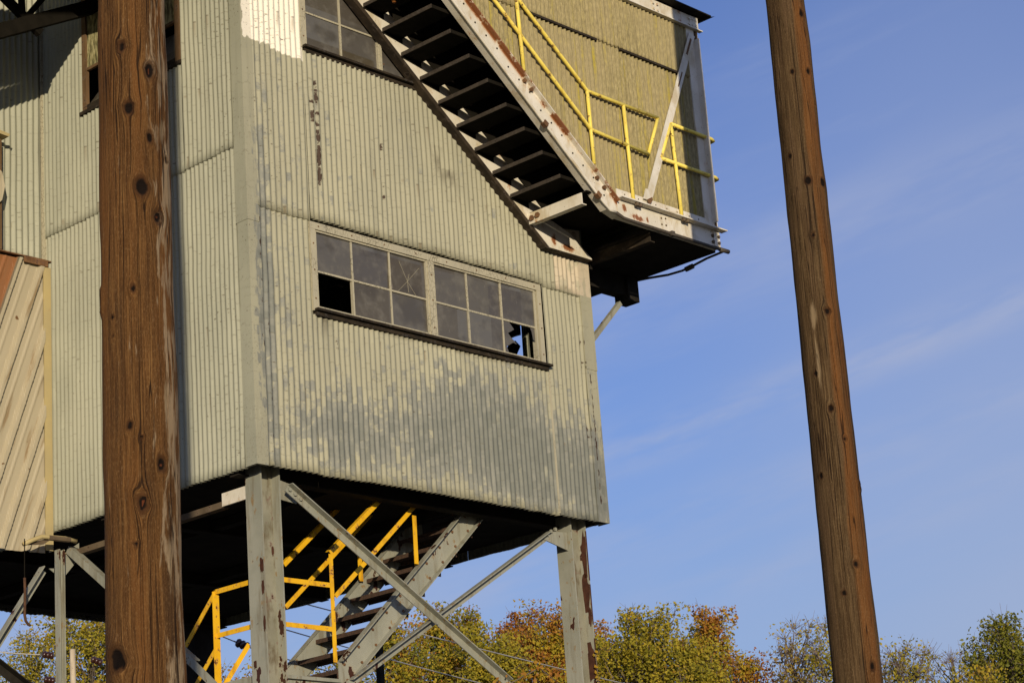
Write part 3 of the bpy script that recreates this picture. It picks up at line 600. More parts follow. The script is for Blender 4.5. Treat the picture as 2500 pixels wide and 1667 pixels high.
part('roof', MB().box(4.0, 5.93, -1.06, 1.15, 12.31, 12.325).add([(5.93, -1.06, 12.31), (6.0, -1.06, 12.335), (6.0, 1.15, 12.335), (5.93, 1.15, 12.31)], [(0,1,2,3)]).prism([(.3, 15.27), (4.0, 12.31), (4.0, 12.325), (.3, 15.285)], -1.06, -.02), M['dark'], box_)
part('end_wall', MB().box(5.80, 5.815, BO, 1.1, 9.6, 12.3), M['lichen'], box_); part('rear_wall', MB().box(A1+.04, 5.80, 1.08, 1.1, 9.6, 12.3), M['lichen'], box_); part('head_wall', MB().box(.3, .32, BO, -.03, 12.6, 15.2), M['lichen'], box_)
part('shade_sheet', MB().prism([(1.0, ib0(1.0)+.36), (3.9, ib0(3.9)+.36), (4.62, 9.80), (4.62, 12.2), (4.0, 12.2), (1.0, 14.5)], -.085, -.06), M['shadow'], box_)  # black sheet stands in for the deep shade seen between the treads
part('inner_shade_sheet', MB().prism([(2.2, z_top(2.2)+.02), (4.1, z_top(4.1)+.02), (5.79, 9.80), (5.79, 12.2), (4.0, 12.2), (2.2, 13.5)], BO+.02, BO+.03), M['shadow'], box_)  # the same painted shade behind the outer cladding
part('corner_post', MB().box(5.585, 5.722, BO-.030, BO-.014, 9.86, 12.122).box(5.706, 5.722, BO-.1, BO-.030, 9.86, 12.0), M['white'], box_)
part('corner_board', MB().box(5.735, 5.775, BO-.036, BO-.008, 9.80, 12.11), M['wood_brown'], box_)
p, q = np.array([5.655, BO-.055, 12.05]), np.array([4.61, BO-.055, 9.865])
br = MB().bar(p, q, .008, .095, up=(.9, 0, -.43)); br.bar(p+[0.042, .03, -.02], q+[.042, .03, -.02], .05, .008, up=(.9, 0, -.43)); br.mat(1).bar(p+(q-p)*.03, p+(q-p)*.13, .0095, .03, up=(.9, 0, -.43)); br.bar(p+(q-p)*.24, p+(q-p)*.33, .0095, .018, up=(.9, 0, -.43))
part('diagonal_brace', br, [M['white'], M['rust']], box_)
part('brace_foot', MB().prism([(4.53, 9.86), (4.66, 9.86), (4.675, 9.98), (4.58, 9.98)], BO-.062, BO-.048).mat(1).prism([(4.60, 9.80), (4.655, 9.86), (4.655, 9.90), (4.58, 9.86)], BO-.075, BO-.063), [M['white'], M['rust']], box_)
part('bottom_beam', MB().box(4.13, 5.80, BO-.026, BO-.016, 9.60, 9.775).box(5.70, 5.80, BO-.036, BO-.027, 9.60, 9.765).box(4.13, 5.8, BO-.016, BO+.06, 9.588, 9.60), M['white_beam'], box_)
an = MB().box(4.13, 5.79, BO-.034, BO-.022, 9.79, 9.885).box(4.13, 5.86, BO-.105, BO-.022, 9.776, 9.79)
an.mat(1)
for a in (4.39, 4.44, 5.15, 5.21):
    an.bolt((a, BO-.075, 9.776), (0, 0, -1), .024, .035)
part('bottom_angle', an, [M['white'], M['darkflange']], box_)
hbl = [((a, BO-.034, 9.845), .008, .004) for a in (4.25, 4.47, 4.75, 4.93, 5.1, 5.3, 5.46)]+[((a, BO-.026, z), .011, .006) for a, z in ((4.83, 9.72), (4.90, 9.73), (4.83, 9.65), (4.90, 9.655))]
hbl += [((5.68, BO-.026, z), .018, .02) for z in (9.64, 9.71)]+[((5.77, BO-.036, z), .016, .02) for z in (9.64, 9.71)]
for p_, r0_, l0_ in hbl: part('bolt', MB().bolt(p_, (0, -1, 0), r0_, l0_), M['darkflange'], box_)
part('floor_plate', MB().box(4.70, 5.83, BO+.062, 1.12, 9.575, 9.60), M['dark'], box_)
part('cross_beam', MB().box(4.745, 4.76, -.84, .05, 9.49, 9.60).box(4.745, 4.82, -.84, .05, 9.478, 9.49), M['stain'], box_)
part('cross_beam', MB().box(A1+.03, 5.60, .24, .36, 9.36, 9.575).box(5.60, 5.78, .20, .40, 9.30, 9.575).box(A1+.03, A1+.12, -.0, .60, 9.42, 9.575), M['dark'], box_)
a_, z_ = onb(1512, 741, .3); a2, z2 = onb(1446, 829, .3); dd = np.array([a2-a_, 0, z2-z_]); 
part('support_strut', MB().bar((a_, .30, z_), np.array([a_, .30, z_])+dd*1.75, .055, .05, up=(.7, 0, -.7)), M['steel'], box_)
# --- staircase
st = thing('upper_staircase', 'steep white-edged staircase with dark open treads climbing the front wall', 'staircase', (3.7, -.5, 9.45))
def L2(p, q, b):
    (x0, y0), (x1, y1) = onb(*p, b), onb(*q, b); s_ = (y1-y0)/(x1-x0); return lambda a: y0+s_*(a-x0)
oT = z_top; oB = L2((1098.7, 5.1), (1250, 201.5), BO)
osl = -.806
kA = 4.10; top_a = -.4
ob = lambda a: oB(2.3)+osl*(a-2.3)
poly = [(top_a, ob(top_a)), (3.93, ob(3.93)), (4.02, ob(4.02)+.005), (4.13, 9.60), (4.13, 9.775), (top_a, oT(top_a))]
so = MB().prism(poly, BO-.024, BO-.012)
so.bar((top_a, BO-.05, oT(top_a)-.008), (4.12, BO-.05, oT(4.12)-.008), .055, .012, up=(.6, 0, .8))
so.bar((top_a, BO+.034, ob(top_a)+.004), (3.98, BO+.034, ob(3.98)+.004), .092, .012, up=(.6, 0, .8))
so.bar((3.97, BO+.034, ob(3.97)+.006), (4.16, BO+.034, 9.592), .092, .012, up=(.3, 0, .9))
so.mat(1)
for a in np.arange(1.9, 4.0, .145):
    zc = (oT(a)+ob(a))/2+.02*((int(a*7) % 3)-1); so.bolt((a, BO-.024, zc), (0, -1, 0), .009, .008)
so.mat(2)
for a in (2.84, 2.93, 3.83, 3.93):
    so.bolt((a, BO-.024, oT(a)-.055), (0, -1, 0), .022, .03)
part('stringer', so, [M['white_stair'], M['dark'], M['rust']], st)
# rust scale along the top edge of the outer stringer
inB = L2((866.6, 0), (1168.9, 400), -.10); isl = -.79
ib = lambda a: inB(2.2)+isl*(a-2.2)
kz = 9.47; kin = 2.2+(kz-inB(2.2))/isl
si = MB().prism([(top_a, ib(top_a)+.055), (kin-.01, kz+.055), (kin+.06, kz), (4.655, kz), (4.655, kz+.012), (4.35, kz+.22), (kin+.1, kz+.32), (top_a, ib(top_a)+.34)], -.11, -.10)
si.mat(1); si.prism([(top_a, ib(top_a)), (kin, kz), (kin+.06, kz-.0005), (kin-.01, kz+.0545), (top_a, ib(top_a)+.0545)], -.108, -.10); si.bar((top_a, -.062, ib(top_a)-.004), (kin, -.062, kz-.004), .095, .012, up=(.6, 0, .8)); si.box(kin-.005, 4.66, -.109, -.014, kz-.012, kz-.0005)
part('stringer', si, [M['white_foot'], M['stain']], st)
tips = [(1.497+.2430*i, 11.445-.1944*i) for i in range(-7, 9)]
tr0 = MB().box(0, .008, -.80, -.111, 0, .040).mat(1).prism([(.002, -.0005), (.002, -.012), (.27, -.058), (.27, -.0005)], -.1185, -.1112).box(.009, .27, -.80, -.111, .002, .038)  # black side plate is shaped as the tread's shadow on the stringer web
first = None
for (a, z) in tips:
    mbt = MB(); mbt.add([(v[0]+a, v[1], v[2]+z) for v in tr0.v], tr0.f); mbt.mi = list(tr0.mi); part('tread', mbt, [M['tread'], M['shadow']], st)
part('landing_beam', MB().box(3.70, 3.715, -.84, -.112, 9.665, 9.775).box(3.70, 3.77, -.84, -.112, 9.655, 9.665).mat(1).bolt((3.70, -.16, 9.71), (-1, 0, 0), .03, .02).bolt((3.70, -.24, 9.72), (-1, 0, 0), .03, .02), [M['white'], M['rust']], st)
part('landing', MB().box(3.72, 4.74, BO+.02, -.112, 9.775, 9.79), M['shadow'], st); part('top_landing', MB().box(top_a-1., top_a, BO, -.02, 13.0, 13.05), M['dark'], st)
part('inner_handrail', MB().tube([(.0, -.79, 11.473+.8*1.497+.42), (3.6, -.79, 11.473-.8*(3.6-1.497)+.42)], .021, 8), M['shaded'], st, smooth=True)  # yellow pipe coloured dull orange for the shade inside the stairwell
for a in (.55, 1.62): part('inner_post', MB().tube([(a, -.42, 11.473-.8*(a-1.497)+.04), (a, -.42, 11.473-.8*(a-1.497)+1.0)], .021, 8), M['shaded'], st, smooth=True)
# --- yellow pipe railing outside
rl = thing('pipe_railing', 'pale yellow pipe railing bolted along the white stair edge in front of the lichened box', 'railing', (4.4, -1., 9.8))
BR = BO-.055; r_ = .0195
def tubep(name, pts, r=r_): part(name, MB().tube(pts, r, 12), M['pipe'], rl, smooth=True)
q = lambda a, z: (a-.05, BR, z+.02)
tubep('rail', [q(.9, 11.605+.777*1.94), q(2.842, 11.605), q(3.824, 10.842), q(4.951, 10.835)])
tubep('rail', [q(.9, 11.183+.797*1.95), q(2.867, 11.183), q(3.825, 10.419), q(4.733, 10.372)])
tubep('rail', [q(4.951, 10.835), q(4.733, 10.372)])
tubep('post', [q(2.842, 11.62), q(2.873, 10.80)]); tubep('post', [q(3.824, 10.85), q(3.833, 10.04)]); tubep('post', [q(4.392, 10.83), q(4.414, 9.76)]); tubep('post', [q(5.163, 10.83), q(5.20, 9.76)])
bc = BR-.0
for zt, al in ((10.826, 5.163), (10.378, 4.941)):
    tubep('rail', [q(al, zt), q(5.86, zt), (5.87, BR+.02, zt+.02), (5.88, BR+.08, zt+.02), (5.88, .6, zt+.02)])
tubep('rail', [q(5.163, 10.826), q(4.941, 10.378)])
# --- conduits
cd = MB(); r2 = .017
ptsc = [(a, BO-.030, ob(a)-.006) for a in (-.4, 1., 2.2, 3.2, 3.9)]+[(4.0, BO-.032, ob(4.0)+.004), (4.09, BO-.036, 9.612), (4.2, BO-.036, 9.578), (4.4, BO-.036, 9.572), (5.0, BO-.036, 9.572), (5.80, BO-.036, 9.575)]
cw = MB().tube(ptsc[:7], r2*.8, 10)
cd.tube(ptsc[6:], r2, 10).tube([(5.78, BO-.036, 9.575), (5.93, BO-.036, 9.577)], .024, 10)
cth = thing('conduit', 'conduit clipped along the bottom edge of the white stair and landing beam', 'conduit', (5.0, BO, 9.57))
part('riser_pipe', cw, M['white'], cth, smooth=True); part('pipe', cd, M['conduit'], cth, smooth=True)
for a in (3.10, 3.83): part('clip', MB().bar((a-.025, BO-.03, ob(a)+.015-.006), (a+.025, BO-.03, ob(a)-.025), .05, .05), M['rust'], cth)
part('clip', MB().box(4.95, 5.0, BO-.06, BO-.018, 9.55, 9.6), M['conduit'], cth)
cth2 = thing('conduit', 'dark sagging conduit with a fitting along the far edge of the landing underside', 'conduit', (5.85, -.4, 9.55))
part('pipe', MB().tube([(5.86, BO-.03, 9.572), (5.87, -.7, 9.565), (5.88, -.52, 9.545), (5.88, -.35, 9.53), (5.88, -.15, 9.54), (5.86, .1, 9.572), (5.845, .3, 9.59)], .014, 8).tube([(5.88, -.50, 9.54), (5.88, -.40, 9.53)], .03, 8), M['conduit'], cth2, smooth=True)

# ================================================================== LOWER STAIRCASE under the tower
ls = thing('lower_staircase', 'grey steel staircase with rusty treads rising under the tower', 'staircase', (1.3, .9, 4.9))
b_n, b_f = .50, 1.30
def chan(b, p, qn, depth, topext, sgn):
    (a0, z0), (a1, z1) = p, qn; s_ = (z1-z0)/(a1-a0); c = math.sqrt(1+s_*s_); dv = depth*c
    f = lambda a: z0+s_*(a-a0)
    ast, aen = a0-.02, topext
    m_ = MB().prism([(ast, f(ast)), (aen, f(aen)), (aen, f(aen)-dv), (ast+.02, f(ast)-dv), (ast, f(ast)-dv*.9)], b, b+.009)
    d = np.array([1, 0, s_])/c; up = np.array([-s_, 0, 1])/c
    for zz in (-.006, -dv+.006):
        m_.bar((ast, b+sgn*.034, f(ast)+zz), (aen, b+sgn*.034, f(aen)+zz), .068, .010, up=up)
    return m_, f
m_, fN = chan(b_n, onb(830, 1608, b_n), onb(1080, 1302.8, b_n), .215, 3.35, -1)
m_.mat(1)
for i in range(12):
    a = 1.38+i*.19
    for dz_ in (-.09, -.23): m_.bolt((a+(0 if dz_ > -.1 else .03), b_n, fN(a)+dz_), (0, -1, 0), .013, .012)
m_.mat(0); m_.box(.40, 1.30, b_n, b_n+.009, 4.72, 4.92)
part('stringer', m_, [M['steel'], M['rust']], ls)
m_, fF = chan(b_f, onb(707, 1623, b_f), onb(942, 1346, b_f), .215, 3.3, 1)
part('stringer', m_, M['steel'], ls)
for i in range(9):
    a = 1.30+.236*i; z = fN(a)-.06
    part('tread', MB().box(a, a+.25, b_n+.012, b_f-.002, z-.003, z).box(a, a+.005, b_n+.012, b_f-.002, z-.04, z-.003).box(a+.245, a+.25, b_n+.012, b_f-.002, z-.04, z-.003).box(a+.005, a+.245, b_n+.012, b_n+.02, z-.1, z-.003), M['lowtread'], ls)
part('platform', MB().box(.40, 1.30, .46, 1.32, 4.88, 4.91).box(.40, 1.30, 1.31, 1.33, 4.72, 4.88).box(.4, .42, .46, 1.31, 4.72, 4.88), M['steel'], ls)
def flat(name, pts, w=.045, up=(0, 0, 1), lip=True, lab=None):
    m_ = MB()
    for p, q in zip(pts[:-1], pts[1:]):
        p, q = np.array(p, float), np.array(q, float); d = (q-p)/np.linalg.norm(q-p)
        n_ = np.cross(d, (0, 0, 1)) if abs(d[2]) < .95 else np.array([0, -1., 0]); n_ /= np.linalg.norm(n_)
        if n_[1] > 0 or (abs(n_[1]) < .1 and n_[0] > 0): n_ = -n_
        y = np.cross(n_, d); y *= 1 if y[2] >= 0 else -1
        m_.bar(p, q, .006, w, up=y if abs(d[2]) < .95 else (1, 0, 0))
        if lip: m_.bar(p+(y*(w/2-.003)-n_*w/2), q+(y*(w/2-.003)-n_*w/2), w, .006, up=y) if abs(d[2]) < .95 else m_.bar(p+np.array([w/2, w/2, 0]), q+np.array([w/2, w/2, 0]), w*.98, .006, up=(1, 0, 0))
    part(name, m_, M['yellow'], yr)
yr = thing('angle_railing', 'deep yellow angle-iron railing around the stair landing under the tower', 'railing', (.9, .8, 4.9))
bn = .46
o3 = lambda px, py, b: (lambda t: (t[0], b, t[1]))(onb(px, py, b))
flat('post', [o3(807, 1352, bn), o3(819, 1616, bn)]); flat('post', [o3(1011, 1258, bn), o3(1017, 1376, bn)], .05)
flat('rail', [o3(806, 1349, bn), np.array(o3(909, 1241, bn))+(np.array(o3(909, 1241, bn))-np.array(o3(806, 1349, bn)))*1.2])
flat('rail', [o3(819, 1455, bn), np.array(o3(992, 1258, bn))+(np.array(o3(992, 1258, bn))-np.array(o3(819, 1455, bn)))*.6], lip=False)
ac, zc = onb(649.5, 1409, bn)
zr1 = zc; zr2 = ona(395, 1553, ac)[1]*0+5.36
flat('rail', [(ac, bn, zr1), o3(807, 1428, bn)]); flat('rail', [(ac, bn, zr2), o3(810, 1535, bn)], lip=False)
bP = ona(526, 1450, ac)[0]
flat('rail', [(ac, bP, zr1), (ac, bn, zr1)]); flat('rail', [(ac, bP, zr2), (ac, bn, zr2)], lip=False)
flat('post', [(ac, bP, zr1), (ac, bP, 3.2)], .075)
flat('post', [(ac, bn, zr1), (ac, bn, 4.8)], .05)
dn = np.array([0, .62, -.58])
flat('rail', [(ac, bP, zr1), np.array([ac, bP, zr1])+dn*2.2]); flat('rail', [(ac, bP, zr2-.1), np.array([ac, bP, zr2-.1])+dn*2.2], lip=False)
bfar = 1.26
flat('rail', [o3(698, 1481, bfar), np.array(o3(802, 1368, bfar))+(np.array(o3(802, 1368, bfar))-np.array(o3(698, 1481, bfar)))*1.6], lip=False)
flat('rail', [o3(694, 1378, bfar), np.array(o3(752, 1318, bfar))+(np.array(o3(752, 1318, bfar))-np.array(o3(694, 1378, bfar)))*2.5])
flat('post', [o3(877, 1340, bfar), o3(882, 1418, bfar)], .055); 
flat('rail', [o3(608, 1572, 1.0), np.array(o3(608, 1572, 1.0))+np.array([-.55, .1, -.8])*1.2], lip=False)

# ================================================================== CHUTE, GALLERY AND SMALL THINGS ON THE LEFT
ch = thing('ribbed_chute', 'beige chute casing of slanted ribbed sheet with tan edge trim beside the leftmost wooden pole', 'chute', (-.8, 3.0, 6.45))
na, nz_ = 260, 60; aa = np.linspace(-2.2, -.075, na); zz = np.linspace(6.44, 9.385, nz_)
Ag, Zg = np.meshgrid(aa, zz); sg = Ag*.94-(Zg-8.)*.34; ph = (sg+.055) % .262
rib = np.clip(np.minimum(ph-.0, .075-ph)/.014, 0, 1)*.040+np.clip(np.minimum((ph-.14), .18-ph)/.012, 0, 1)*.007
step = np.where(Ag < -.30, -.0, 0.)
mb = MB(); V = np.stack([Ag, 3.03-rib, Zg+.02*np.sin(Ag*2.)], 2).reshape(-1, 3)
mb.add(V, [(j*na+i, j*na+i+1, (j+1)*na+i+1, (j+1)*na+i) for j in range(nz_-1) for i in range(na-1)])
part('ribbed_sheet', mb, M['chute'], ch)
part('edge_trim', MB().box(-.085, .0, 3.0, 3.012, 6.46, 9.33).box(-.0, .006, 3.012, 3.075, 6.46, 9.33), M['tan'], ch)
part('casing', MB().box(-2.2, -.09, 3.045, 3.09, 6.46, 9.39).box(-2.2, -2.15, 2.4, 3.045, 6.5, 9.3), M['dark'], ch)
part('top_flashing', MB().box(-2.2, .02, 2.99, 3.10, 9.388, 9.40).box(-.32, -.04, 2.985, 3.0, 9.33, 9.40), M['rust'], ch)
tp = thing('timber_post', 'dark timber post under a small ledge on the wing wall above the chute', 'post', (-.62, 3.0, 9.40))
part('post', MB().box(-.80, -.585, 2.98, 3.07, 9.40, 10.56), M['wood_brown'], tp)
part('ledge', MB().prism([(-.9, 10.60), (-.555, 10.57), (-.54, 10.60), (-.9, 10.65)], 2.90, 3.09), M['tan'], tp)
part('flap', MB().add([(-.75, 2.95, 9.75), (-.605, 2.945, 9.9), (-.575, 2.94, 10.05), (-.60, 2.95, 10.2), (-.75, 2.96, 10.3)], [(0,1,2,3,4)]), M['chute'], tp)
# bent rod and hose under the chute
hs = MB(); pts = [(57, 1328), (80, 1318), (100, 1310), (125, 1311), (160, 1314), (186, 1321)]
hose = tagit(thing('old_hose', 'tan hose sagging across the top of the thin steel post under the chute', 'hose', (0, 2.8, 6.6)), None, None)
part('tube', MB().tube([(*[onb(x, y, 2.80)[0]], 2.80, onb(x, y, 2.80)[1]) for x, y in pts], .022, 8), M['tan'], hose, smooth=True)
part('fitting', MB().tube([(onb(118, 1312, 2.8)[0], 2.80, onb(118, 1312, 2.8)[1]), (onb(170, 1317, 2.8)[0], 2.80, onb(170, 1317, 2.8)[1])], .027, 8).prism([onb(x, y, 2.82) for x, y in ((60, 1330), (107, 1328), (122, 1318), (122, 1312), (100, 1318), (70, 1325))], 2.82, 2.83), M['darkflange'], hose, smooth=False)
rd = thing('bent_rod', 'rusty rod with a hooked lower end hanging below the chute', 'rod', (-.1, 2.75, 5.6))
pts = [(60, 1410), (61, 1440), (60.5, 1480), (60, 1500), (63, 1515), (69, 1524), (74, 1526)]
part('rod', MB().tube([(onb(x, y, 2.75)[0], 2.75, onb(x, y, 2.75)[1]) for x, y in pts], .013, 8), M['rod'], rd, smooth=True)
part('hanger', MB().tube([(onb(60, 1410, 2.75)[0], 2.75, onb(60, 1410, 2.75)[1]), (onb(60, 1340, 2.75)[0], 2.75, onb(60, 1340, 2.75)[1]+.1)], .005, 6), M['shadow'], rd)
# inclined conveyor gallery over the left corner of the picture (its belly throws the shade on the wing wall)
SUNH = R(8.15); TE = .135
def gal(u, v, b):       # point at depth b from sun-wise coordinates u (sideways) and v (height)
    a = (u+.633*b)/.774; return (a, b, v-TE*(.633*a+.774*b))
gl = thing('conveyor_gallery', 'dark inclined conveyor gallery with steel lattice crossing above the chute at the top left corner', 'conveyor', (-2., 1.5, 9.))
low = lambda u: 11.42+.66*(u+2.394)
mb = MB()
us = [-6.5, -3.2, -2.05, -1.62, -1.2, -.72]; lo_ = [low(-6.5)+.03, low(-3.2)+.03, low(-2.05)+.05, low(-1.62)-.02, 11.74, 11.6]; hi_ = [12.2-2.6, 12.05, 12.45, 15., 15.5, 15.5]
fr = [gal(u, v, -2.6) for u, v in zip(us, lo_)]+[gal(u, v, -2.6) for u, v in zip(us[::-1], hi_[::-1])]  # casing extended out of view, extra bulk added to block sky light
bk = [gal(u, v, 1.5) for u, v in zip(us, lo_)]+[gal(u, v, 1.5) for u, v in zip(us[::-1], hi_[::-1])]
n = len(fr); mb.add(fr+bk, [tuple(range(n)), tuple(range(2*n-1, n-1, -1))]+[(i, n+i, n+(i+1)%n, (i+1)%n) for i in range(n)])
part('casing', mb, M['shadow'], gl)
part('roof', MB().box(-5.5, -.1, .9, BW-.05, 13.3, 13.36), M['shadow'], gl)  # unseen roof, added to keep sky light off the wing wall
ltc = MB(); bt = 2.2
P3 = lambda px, py: (onb(px, py, bt)[0], bt, onb(px, py, bt)[1])
ltc.bar(P3(-220, 135), P3(420, -34), .10, .14); ltc.bar(P3(-220, -52), P3(340, 2), .08, .05)
ltc.bar(P3(8, -8), P3(98, 82), .06, .085); ltc.bar(P3(110, -10), P3(50, 60), .05, .05); ltc.bar(P3(52, -8), P3(55, 50), .05, .05)
part('lattice', ltc, M['shadow'], gl)
part('support_leg', MB().bar((-3.6, .6, 0), (-3.6, .6, 10.6), .15, .15, up=(1, 0, 0)).bar((-3., 2.2, 0), (-3., 2.2, 10.4), .15, .15, up=(1, 0, 0)), M['dark'], gl)

# ================================================================== WOODEN POLES
def wood_pole(name, label, x0, y0, lean, r0, taper, H, knots, mat, zvis, pale=()):
    e = thing(name, label, 'pole', (x0, y0, 0), world=True, group='tall wooden utility poles')
    n = 112; zs = np.concatenate([np.linspace(0, zvis[0], 20)[:-1], np.arange(zvis[0], zvis[1], .022), np.linspace(zvis[1], H, 20)])
    th = np.linspace(-math.pi, math.pi, n, endpoint=False)
    TH, ZZ = np.meshgrid(th, zs); r = r0-taper*ZZ
    arc = TH*.17; grain = arc.copy(); knot = np.zeros_like(arc); dr = .012*vn(TH*1.3+x0*9, ZZ*.8)+.003*vn(TH*9+3, ZZ*1.3)+.010*vn(TH*1.6+9, ZZ*2.1+2)+.006*vn(TH*2.2+1, ZZ*5.+2)
    palem = np.zeros_like(arc)
    for (kt, kz, ks, core) in knots:
        ds = (arc-kt*.17); dz = (ZZ-kz)/(1.2+.5*((kz*7.7) % 1)); rr = np.sqrt(ds**2+dz**2)*(1+.5*vn(np.arctan2(dz, ds)*1.4+kz*3, ZZ*0+kz))+1e-6; R0 = ks*1.25
        grain -= ds*np.minimum(1, (R0/rr)**2)*np.clip(1.4-rr/(ks*3.5), 0, 1)
        ks = ks*1.35; v = np.clip(1.2+.4*((kz*13.3+kt*5) % 1)-rr/ks*.75, 0, 2); knot = np.maximum(knot, np.clip(v*.75, 0, .95)); 
        if core: knot = np.where(rr < ks*.30, 1.6, knot)
        dr += .010*np.exp(-((rr/ks-1.3)/.5)**2)*min(1, ks/.02)-.012*np.exp(-(rr/(ks*.7))**2)*min(1, ks/.02)
    for (kt, kz, ws, wz) in pale: palem = np.maximum(palem, np.exp(-(((arc-kt*.17)/ws)**2+((ZZ-kz)/wz)**2)))
    rr = r+dr; X = x0+lean*ZZ+rr*np.sin(TH); Y = y0-rr*np.cos(TH)
    V = np.stack([X, Y, ZZ], 2).reshape(-1, 3); nr = len(zs); mb = MB()
    mb.add(V, [(j*n+i, j*n+(i+1) % n, (j+1)*n+(i+1) % n, (j+1)*n+i) for j in range(nr-1) for i in range(n)]+[tuple((nr-1)*n+i for i in range(n))])
    part('shaft', mb, M[mat], e, smooth=True, attrs=dict(grain=grain.ravel(), knot=knot.ravel(), ang=TH.ravel(), pale=palem.ravel()))
    return e
def kn(px, py, x0, y0, lean, r0, taper, size, core=False):
    P = atd(px, py, y0-.15); z = P[2]; s_ = (P[0]*y0/(y0-.15)*1.0-(x0+lean*z)); r = r0-taper*z
    return (math.asin(max(-.97, min(.97, s_/r))), z, size, core)
lp = (-1.78, 10.2, 0., .1911, .0041); rp = (2.562*18.5/18.3, 18.5, .0101, .2256, .0051)
kl = [kn(x, y, *lp, s_, c) for x, y, s_, c in [(310, 113, .020, 0), (375, 168, .022, 1), (329, 265, .021, 0), (376, 332, .014, 0), (359, 456, .023, 0), (394, 523, .022, 1), (292, 772, .007, 0), (292, 821, .009, 0),
      (340, 705, .012, 0), (334, 1040, .011, 0), (361, 1068, .009, 0), (407, 1127, .021, 1), (364, 1226, .025, 1), (349, 1330, .009, 0), (287, 1398, .006, 0), (305, 1610, .030, 0), (320, 1625, .015, 0), (255, 720, .02, 0), (407, 370, .012, 1)]]
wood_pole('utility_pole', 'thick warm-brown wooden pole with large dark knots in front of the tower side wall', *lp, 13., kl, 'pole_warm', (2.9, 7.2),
          pale=[(kn(400, 310, *lp, 0)[0], kn(400, 310, *lp, 0)[1], .022, .09), (kn(410, 590, *lp, 0)[0], kn(410, 590, *lp, 0)[1], .015, .08), (kn(413, 960, *lp, 0)[0], kn(413, 960, *lp, 0)[1], .014, .14), (kn(425, 1350, *lp, 0)[0], kn(425, 1350, *lp, 0)[1], .02, .12)])
kr = [kn(1800+x/.94, y/.94, *rp, s_) for x, y, s_ in [(141, 30, .016), (157, 163, .017), (174, 232, .013), (116, 357, .013), (155, 418, .018), (190, 417, .018), (168, 542, .014), (200, 717, .022), (175, 858, .012), (209, 940, .019), (240, 1008, .016), (277, 1110, .017), (188, 1090, .014), (266, 1295, .022), (305, 1528, .022), (120, 168, .011), (238, 1362, .012)]]
k0 = kn(1800+168/.94, 725/.94, *rp, 0)
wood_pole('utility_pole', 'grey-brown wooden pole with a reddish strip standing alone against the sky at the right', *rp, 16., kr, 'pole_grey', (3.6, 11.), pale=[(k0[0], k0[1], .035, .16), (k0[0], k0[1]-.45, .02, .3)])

# ================================================================== BACKGROUND: small pole, insulators, wires, trees
Dp = 60.
tpp = atd(177, 1584, Dp)
sp = thing('service_pole', 'small bleached pole top far beyond the thin steel post', 'pole', (tpp[0], Dp, 0), world=True)
part('shaft', MB().tube([(tpp[0]+.1, Dp, 0), (tpp[0], Dp, tpp[2]-.03), (tpp[0], Dp, tpp[2])], [.12, .078, .07], 12), M['lightwood'], sp, smooth=True)
part('crossarm', MB().box(tpp[0]-.62, tpp[0]+.62, Dp+.1, Dp+.2, tpp[2]-1.85, tpp[2]-1.72), M['lightwood'], sp)
def insul(px0, py0, px1, py1, d, lab):
    p, q = atd(px0, py0, d), atd(px1, py1, d); mid = (p+q)/2
    e = thing('insulator_string', lab, 'insulator', tuple(mid), group='porcelain insulator strings behind the tower', world=True)
    m_ = MB(); m_.tube([p+(p-q)*.35, q+(q-p)*.2], .018, 6); part('rod', m_, M['conduit'], e)
    for t in (.1, .5, .9):
        c = p+(q-p)*t; dn_ = (q-p)/np.linalg.norm(q-p); up = np.array([0, 0, 1.]); 
        part('disc', MB().tube([c-dn_*.055, c-dn_*.05, c-dn_*.01, c+dn_*.03, c+dn_*.05], [.03, .075, .10, .10, .03], 10), M['porcelain'], e, smooth=True)
    return p, q
insul(107, 1597, 129, 1600, Dp-.2, 'insulator string just left of the thin steel post, upper one')
insul(226, 1609, 247, 1617, Dp+.2, 'insulator string between the bleached pole and the thick wooden pole')
insul(111, 1658, 132, 1661, Dp-.3, 'insulator string left of the thin steel post, at the bottom edge')
ip, iq = insul(580, 1568, 604, 1578, 48., 'insulator string seen under the tower beside the yellow landing post')
def wire(p, q, lab, sag=.25, r=.013):
    p, q = np.array(p), np.array(q); e = thing('overhead_wire', lab, 'wire', tuple((p+q)/2), group='wires behind the tower', world=True)
    part('strand', MB().tube([p+(q-p)*t-np.array([0, 0, sag*4*t*(1-t)]) for t in np.linspace(0, 1, 13)], r, 6), M['wire'], e, smooth=True)
wire(atd(560, 1424, 42.), atd(1560, 1676, 62.), 'topmost pale wire crossing behind the cross braces', .05)
wire(atd(560, 1495, 42.), atd(1240, 1683, 58.), 'middle pale wire crossing behind the lower staircase', .05)
wire(iq, atd(1010, 1690, 56.), 'lowest pale wire running from the insulator beside the yellow railing', .05)
wire(ip, atd(380, 1480, 46.), 'short wire rising left from the insulator beside the yellow railing', .02)
wire(atd(-40, 1586, Dp-.2), atd(98, 1597, Dp-.2), 'thin wire at the left edge leading to the upper insulator', .02)
wire(atd(255, 1620, Dp+.2), atd(420, 1640, Dp+.2), 'thin wire hidden mostly by the thick wooden pole', .02)

